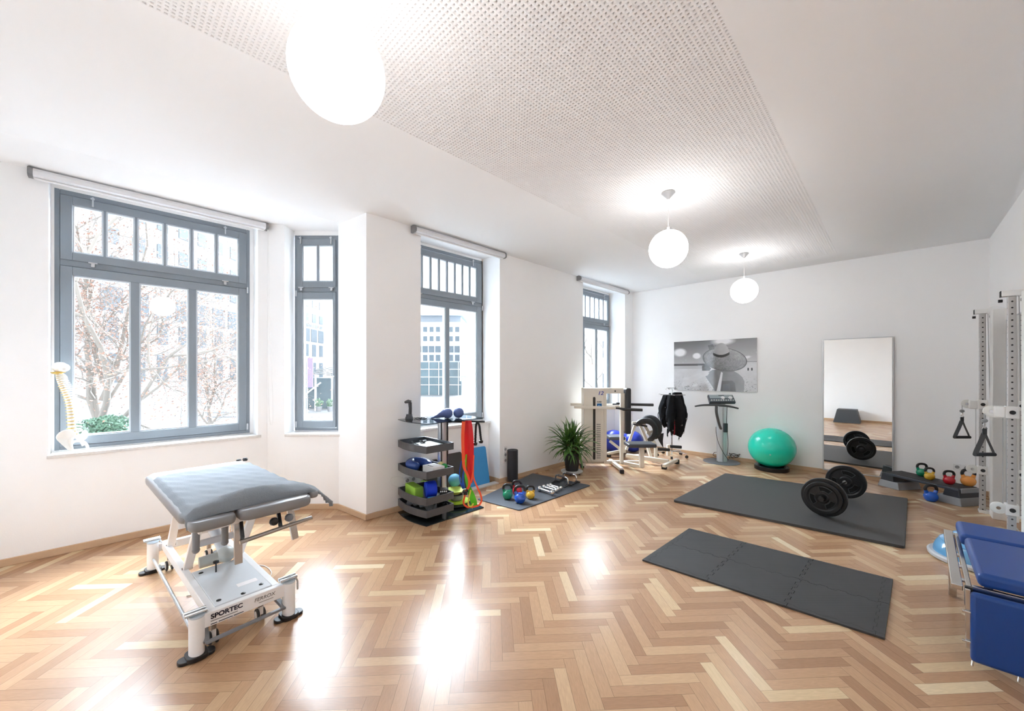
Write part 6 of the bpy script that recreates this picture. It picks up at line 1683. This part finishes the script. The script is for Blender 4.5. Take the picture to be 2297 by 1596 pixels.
# long white office block on the left, running away from the window
bA = thing('office_building', DR(40, -28.7, GZ), 'white office block with rows of windows and a lettered band, seen through the narrow window', 'building')
M().box((-40, 17, GZ), (-28.7, 59.6, 24), SIDE).build('wall', mat('stone_grey_render', (140, 143, 147), .85, noise=.03, nscale=.5), bA, smooth=False)
proto = {}
for zi, (z0, z1) in enumerate(((13.2, 14.4), (10.9, 12.05), (8.8, 10.0), (6.0, 7.8), (3.9, 5.6), (.9, 3.0))):
    for k in range(16):
        D = 58.8 - k * 2.05; key = zi
        if key not in proto:
            mb = M(); mb.box((-28.72, D - .5 if zi != 3 else D - .8, z0), (-28.66, D + .5 if zi != 3 else D + .8, z1), SIDE); proto[key] = (mb.build('window', mat('dark_office_glass', (84, 92, 98), .5, noise=.3, nscale=2, spec=.2), bA, smooth=False), D)
        else:
            p0, D0 = proto[key]; dup(p0, WO[p0.name] + FW * (D - D0), bA)
text('lettering', 'ÜBERAUS SEIT 1897', .62, DR(54.0, -28.62, 8.05), FW, UP, mat('dark_grey_lettering', (36, 38, 40), .6), bA, width=5.3)
# building straight across, seen through the middle window
bB = thing('office_building', DR(80, -16, GZ), 'white office block with square windows and a glazed ground floor, seen through the middle window', 'building')
M().box((-30, 80, GZ), (-10.2, 95, 11.9), SIDE).build('wall', BWH, bB, smooth=False)
M().box((-30, 81, 11.9), (-10.6, 95, 13.2), SIDE).build('attic', mat('roof_grey', (140, 146, 152), .6), bB, smooth=False)
M().box((-30.3, 79.6, 13.2), (-10.0, 95, 13.5), SIDE).build('roof_edge', mat('roof_edge_grey', (160, 166, 172), .6), bB, smooth=False)
M().box((-30, 79.9, GZ), (-10.4, 80, 3.7), SIDE).build('glass_front', mat('blue_green_glazing', (92, 108, 114), .25, noise=.3, nscale=.6), bB, smooth=False)
for z in (-1.0, .6, 2.2): M().box((-30, 79.8, z), (-10.4, 79.9, z + .12), SIDE).build('mullion', WPLAST, bB, smooth=False)
for k in range(10): M().box((-29 + k * 2, 79.8, GZ), (-28.88 + k * 2, 79.9, 3.7), SIDE).build('mullion', WPLAST, bB, smooth=False)
pr_ = {}
for zi, (z0, z1, w) in enumerate(((9.9, 10.9, .8), (8.0, 9.0, .8), (5.7, 7.0, 1.1), (3.95, 5.2, .9))):
    for k in range(14):
        R = -11.2 - k * 1.31
        if k in (2, 3) and R > -14: 
            if k == 2: continue
        if zi not in pr_:
            mb = M(); mb.box((R - w / 2, 79.94, z0), (R + w / 2, 80.02, z1), SIDE); pr_[zi] = (mb.build('window', WGL, bB, smooth=False), R)
        else: p0, R0 = pr_[zi]; dup(p0, WO[p0.name] + RT * (R - R0), bB)
bC = thing('glass_building', DR(72, -8.5, GZ), 'pale blue glass tower behind the white block, right half of the middle window', 'building')
M().box((-9.6, 72, 0), (-5.5, 80, 10.5), SIDE).build('glass_wall', mat('pale_blue_glazing', (150, 170, 186), .2, noise=.2, nscale=.5), bC, smooth=False)
for k in range(5): M().box((-9.6, 71.9, 1 + k * 2), (-5.5, 72, 1.15 + k * 2), SIDE).build('mullion', WPLAST, bC, smooth=False)
for k in range(4): M().box((-9.6 + k * 1.2, 71.9, 0), (-9.5 + k * 1.2, 72, 10.5), SIDE).build('mullion', WPLAST, bC, smooth=False)
bD = thing('town_house', DR(40, 12, GZ), 'cream town house with grey windows, seen through the farthest window', 'building')
M().box((8.7, 40, GZ), (20.0, 43, 14), SIDE).build('wall', mat('cream_render', (252, 249, 242), .8), bD, smooth=False)
for z in (9.5, 6.3, 3.1, -.2):
    for k in range(6):
        R = 9.6 + k * 1.6; M().box((R - .35, 39.95, z), (R + .35, 40.02, z + 1.7), SIDE).build('window', WGL, bD, smooth=False)
bE = thing('glass_pavilion', DR(50, -24, GZ), 'low glazed pavilion with a slatted canopy, seen through the narrow window', 'building')
M().box((-27.4, 50, GZ), (-21.5, 54, .9), SIDE).build('glazed_wall', mat('blue_green_glazing', (92, 108, 114), .25), bE, smooth=False)
for k in range(7):
    a = DR(46 + k * .9, -24.6, 1.55 + k * .12); b_ = DR(46 + k * .9, -20, 2.1 + k * .12 - .9); M().bar(a, b_, .3, .1).build('canopy_slat', mat('slat_grey', (80, 86, 90), .5), bE, smooth=False)
for R in (-23.6, -21.6): M().cyl(DR(47, R, GZ), DR(47, R, 1.6), .12, n=10).build('post', WPLAST, bE)
M().bar(DR(49.5, -27, -1.9), DR(49.5, -24.2, .3), .25, .15).build('stair_rail', WPLAST, bE, smooth=False)
# banner, planters and railing
bn = thing('banner', DR(34, -17.6, GZ), 'pale purple banner on a post outside the narrow window', 'banner')
M().box((-17.75, 34, .3), (-17.30, 34.06, 2.85), SIDE).build('cloth', mat('lilac_banner', (136, 118, 160), .7), bn, smooth=False)
M().cyl(DR(34.0, -17.8, GZ), DR(34.0, -17.8, 3.0), .05, n=10).build('post', ALUG, bn)
def leafblob(mb, c, rx, ry, rz, n, s, seed):
    rnd = random.Random(seed)
    for _ in range(n):
        while True:
            p = Vector((rnd.uniform(-1, 1), rnd.uniform(-1, 1), rnd.uniform(-1, 1)))
            if p.length < 1: break
        o = Vector(c) + Vector((p.x * rx, p.y * ry, p.z * rz)); u = Vector((rnd.gauss(0, 1), rnd.gauss(0, 1), rnd.gauss(0, 1))).normalized(); v = u.orthogonal().normalized(); k = s * rnd.uniform(.6, 1.3)
        mb.add([o - u * k * .5, o + v * k * .32, o + u * k * .5, o - v * k * .32], [(0, 1, 2, 3)])
GRL = mat('garden_green_leaf', (92, 120, 92), .7, noise=.3, nscale=4)
for R, lb in ((-22.7, 'potted green shrub outside the narrow window, left one'), (-21.35, 'potted green shrub outside the narrow window, right one')):
    c = DR(46, R, GZ); t_ = thing('potted_shrub', c, lb, 'shrub', 'potted shrubs outside')
    M().lathe([(0, 0), (.28, 0), (.36, .6), (0, .6)], c, n=20).build('pot', mat('grey_planter', (140, 142, 144), .7), t_)
    mb = M(); leafblob(mb, c + UP * 1.05, .5, .5, .5, 160, .22, int(-R * 10)); mb.build('foliage', GRL, t_, smooth=False)
rl = thing('street_railing', DR(30, -16, GZ), 'thin pale metal railing along the street outside', 'railing')
for z in (-2.1, -2.5): M().tube([DR(36, -28.2, z), DR(36, -6, z)], .03, n=6).build('rail', mat('railing_grey', (120, 122, 126), .5), rl)
for k in range(8): M().cyl(DR(36, -28 + k * 3, GZ), DR(36, -28 + k * 3, -2.1), .035, n=8).build('railing_post', mat('railing_grey', (120, 122, 126), .5), rl)
# trees
BARK = mat('plane_tree_bark', (122, 117, 111), .85, noise=.25, nscale=3)
LEAF, t_l, b_l = nt('withered_plane_leaf'); b_l.inputs['Roughness'].default_value = .8
_tc = t_l.nodes.new('ShaderNodeTexCoord'); _nz = t_l.nodes.new('ShaderNodeTexNoise'); _nz.inputs['Scale'].default_value = 5; t_l.links.new(_tc.outputs['Object'], _nz.inputs[0])
_rp = t_l.nodes.new('ShaderNodeValToRGB'); _rp.color_ramp.elements[0].position = .4; _rp.color_ramp.elements[0].color = (*lin((108, 94, 86)), 1); _rp.color_ramp.elements[1].position = .62; _rp.color_ramp.elements[1].color = (*lin((146, 106, 88)), 1)
t_l.links.new(_nz.outputs['Fac'], _rp.inputs[0]); t_l.links.new(_rp.outputs[0], b_l.inputs['Base Color'])
def tree(base_, trunk, r0, mains, label, seed, nleaf, lsize, lens, zmin=-.6):
    rnd = random.Random(seed); root = thing('plane_tree', base_, label, 'tree'); tips = []
    br = M(); br.tube(smoothpts(trunk, 4), [r0 * (1 - .5 * i / (len(trunk) * 4 - 4)) for i in range((len(trunk) - 1) * 4 + 1)], n=12)
    def grow(p, d, L, r, lev):
        pts = [p]; n = 5
        for i in range(n):
            d = (d + Vector((rnd.gauss(0, .16), rnd.gauss(0, .16), rnd.gauss(0, .12) + .04))).normalized(); pts.append(pts[-1] + d * L / n)
            if lev < 4 and rnd.random() < .8:
                s = d.orthogonal().normalized(); q = Matrix.Rotation(rnd.uniform(0, 6.28), 3, d) @ s
                grow(pts[-1], (d * .75 + q * .75).normalized(), L * rnd.uniform(.5, .72), r * .5, lev + 1)
            if lev >= 2: tips.append(pts[-1])
        br.tube(pts, [r * (1 - .6 * i / n) for i in range(n + 1)], n=7 if lev < 2 else 5)
    for p, d, L, r in mains: grow(Vector(p), Vector(d).normalized(), L, r, 0)
    br.build('branches', BARK, root, ang=60)
    lf = M()
    for _ in range(nleaf):
        o = rnd.choice(tips) + Vector((rnd.gauss(0, .42), rnd.gauss(0, .42), rnd.gauss(0, .42)))
        u = Vector((rnd.gauss(0, 1), rnd.gauss(0, 1), rnd.gauss(0, .6))).normalized(); v = u.orthogonal().normalized(); k = lsize * rnd.uniform(.5, 1.3)
        lf.add([o - u * k * .5, o + v * k * .4, o + u * k * .5, o - v * k * .25], [(0, 1, 2, 3)])
    lf.build('foliage', LEAF, root, smooth=False)
    return root
def P1(px, py, D): return oD(px, py, D)
D1 = 10.5
b1 = P1(232, 1000, D1); b1.z = GZ
tree(b1, [b1, P1(228, 990, D1), P1(222, 950, D1)], .22,
     [(P1(224, 955, D1), (P1(232, 800, D1 + .4) - P1(224, 955, D1)), 3.4, .10), (P1(224, 950, D1), (P1(330, 790, D1 - .3) - P1(224, 950, D1)), 4.2, .085), (P1(222, 955, D1), (P1(165, 800, D1) - P1(222, 955, D1)), 3.6, .08),
      (P1(230, 960, D1), (P1(400, 880, D1 - .5) - P1(230, 960, D1)), 4.2, .06), (P1(232, 860, D1 + .4), (P1(215, 620, D1 + .3) - P1(232, 860, D1 + .4)), 4.2, .07), (P1(228, 900, D1), (P1(420, 640, D1 + 1) - P1(228, 900, D1)), 4.6, .07)],
     'large plane tree with withered reddish leaves outside the three-pane window', 11, 26000, .062, None)
D2 = 17.0
b2 = P1(471, 985, D2); b2.z = GZ
tree(b2, [b2, P1(471, 960, D2), P1(472, 930, D2)], .11, [(P1(472, 945, D2), (.05, 0, 1), 2.6, .07), (P1(471, 955, D2), P1(520, 880, D2) - P1(471, 955, D2), 2.6, .05), (P1(471, 958, D2), P1(420, 890, D2) - P1(471, 958, D2), 2.6, .05), (P1(472, 900, D2), P1(490, 760, D2) - P1(472, 900, D2), 3.2, .06)],
     'slim young tree outside the right pane of the three-pane window', 5, 5500, .075, None)
iv = thing('ivy_bush', P1(215, 975, 9.4) - UP * .3, 'pale green ivy bush at the foot of the large tree outside', 'shrub')
mb = M(); leafblob(mb, P1(215, 968, 9.4), .55, .5, .30, 1300, .085, 21); leafblob(mb, P1(245, 950, 9.5), .40, .4, .20, 600, .085, 22); leafblob(mb, P1(190, 985, 9.4), .5, .5, .3, 600, .085, 23)
mb.build('foliage', mat('ivy_green_leaf', (72, 104, 84), .7, noise=.3, nscale=6), iv, smooth=False)
mb = M(); mb.cyl(P1(215, 1000, 9.4) - UP * 2, P1(215, 968, 9.4), .05, n=8); mb.build('stem', BARK, iv)
D3 = 22.0
b3 = P1(1352, 950, D3); b3.z = GZ
tree(b3, [b3, P1(1352, 930, D3), P1(1351, 900, D3)], .12, [(P1(1351, 910, D3), (0, 0, 1), 3.6, .08), (P1(1351, 900, D3), P1(1372, 800, D3) - P1(1351, 900, D3), 3, .05)], 'bare branched tree outside the farthest window', 8, 700, .12, None)
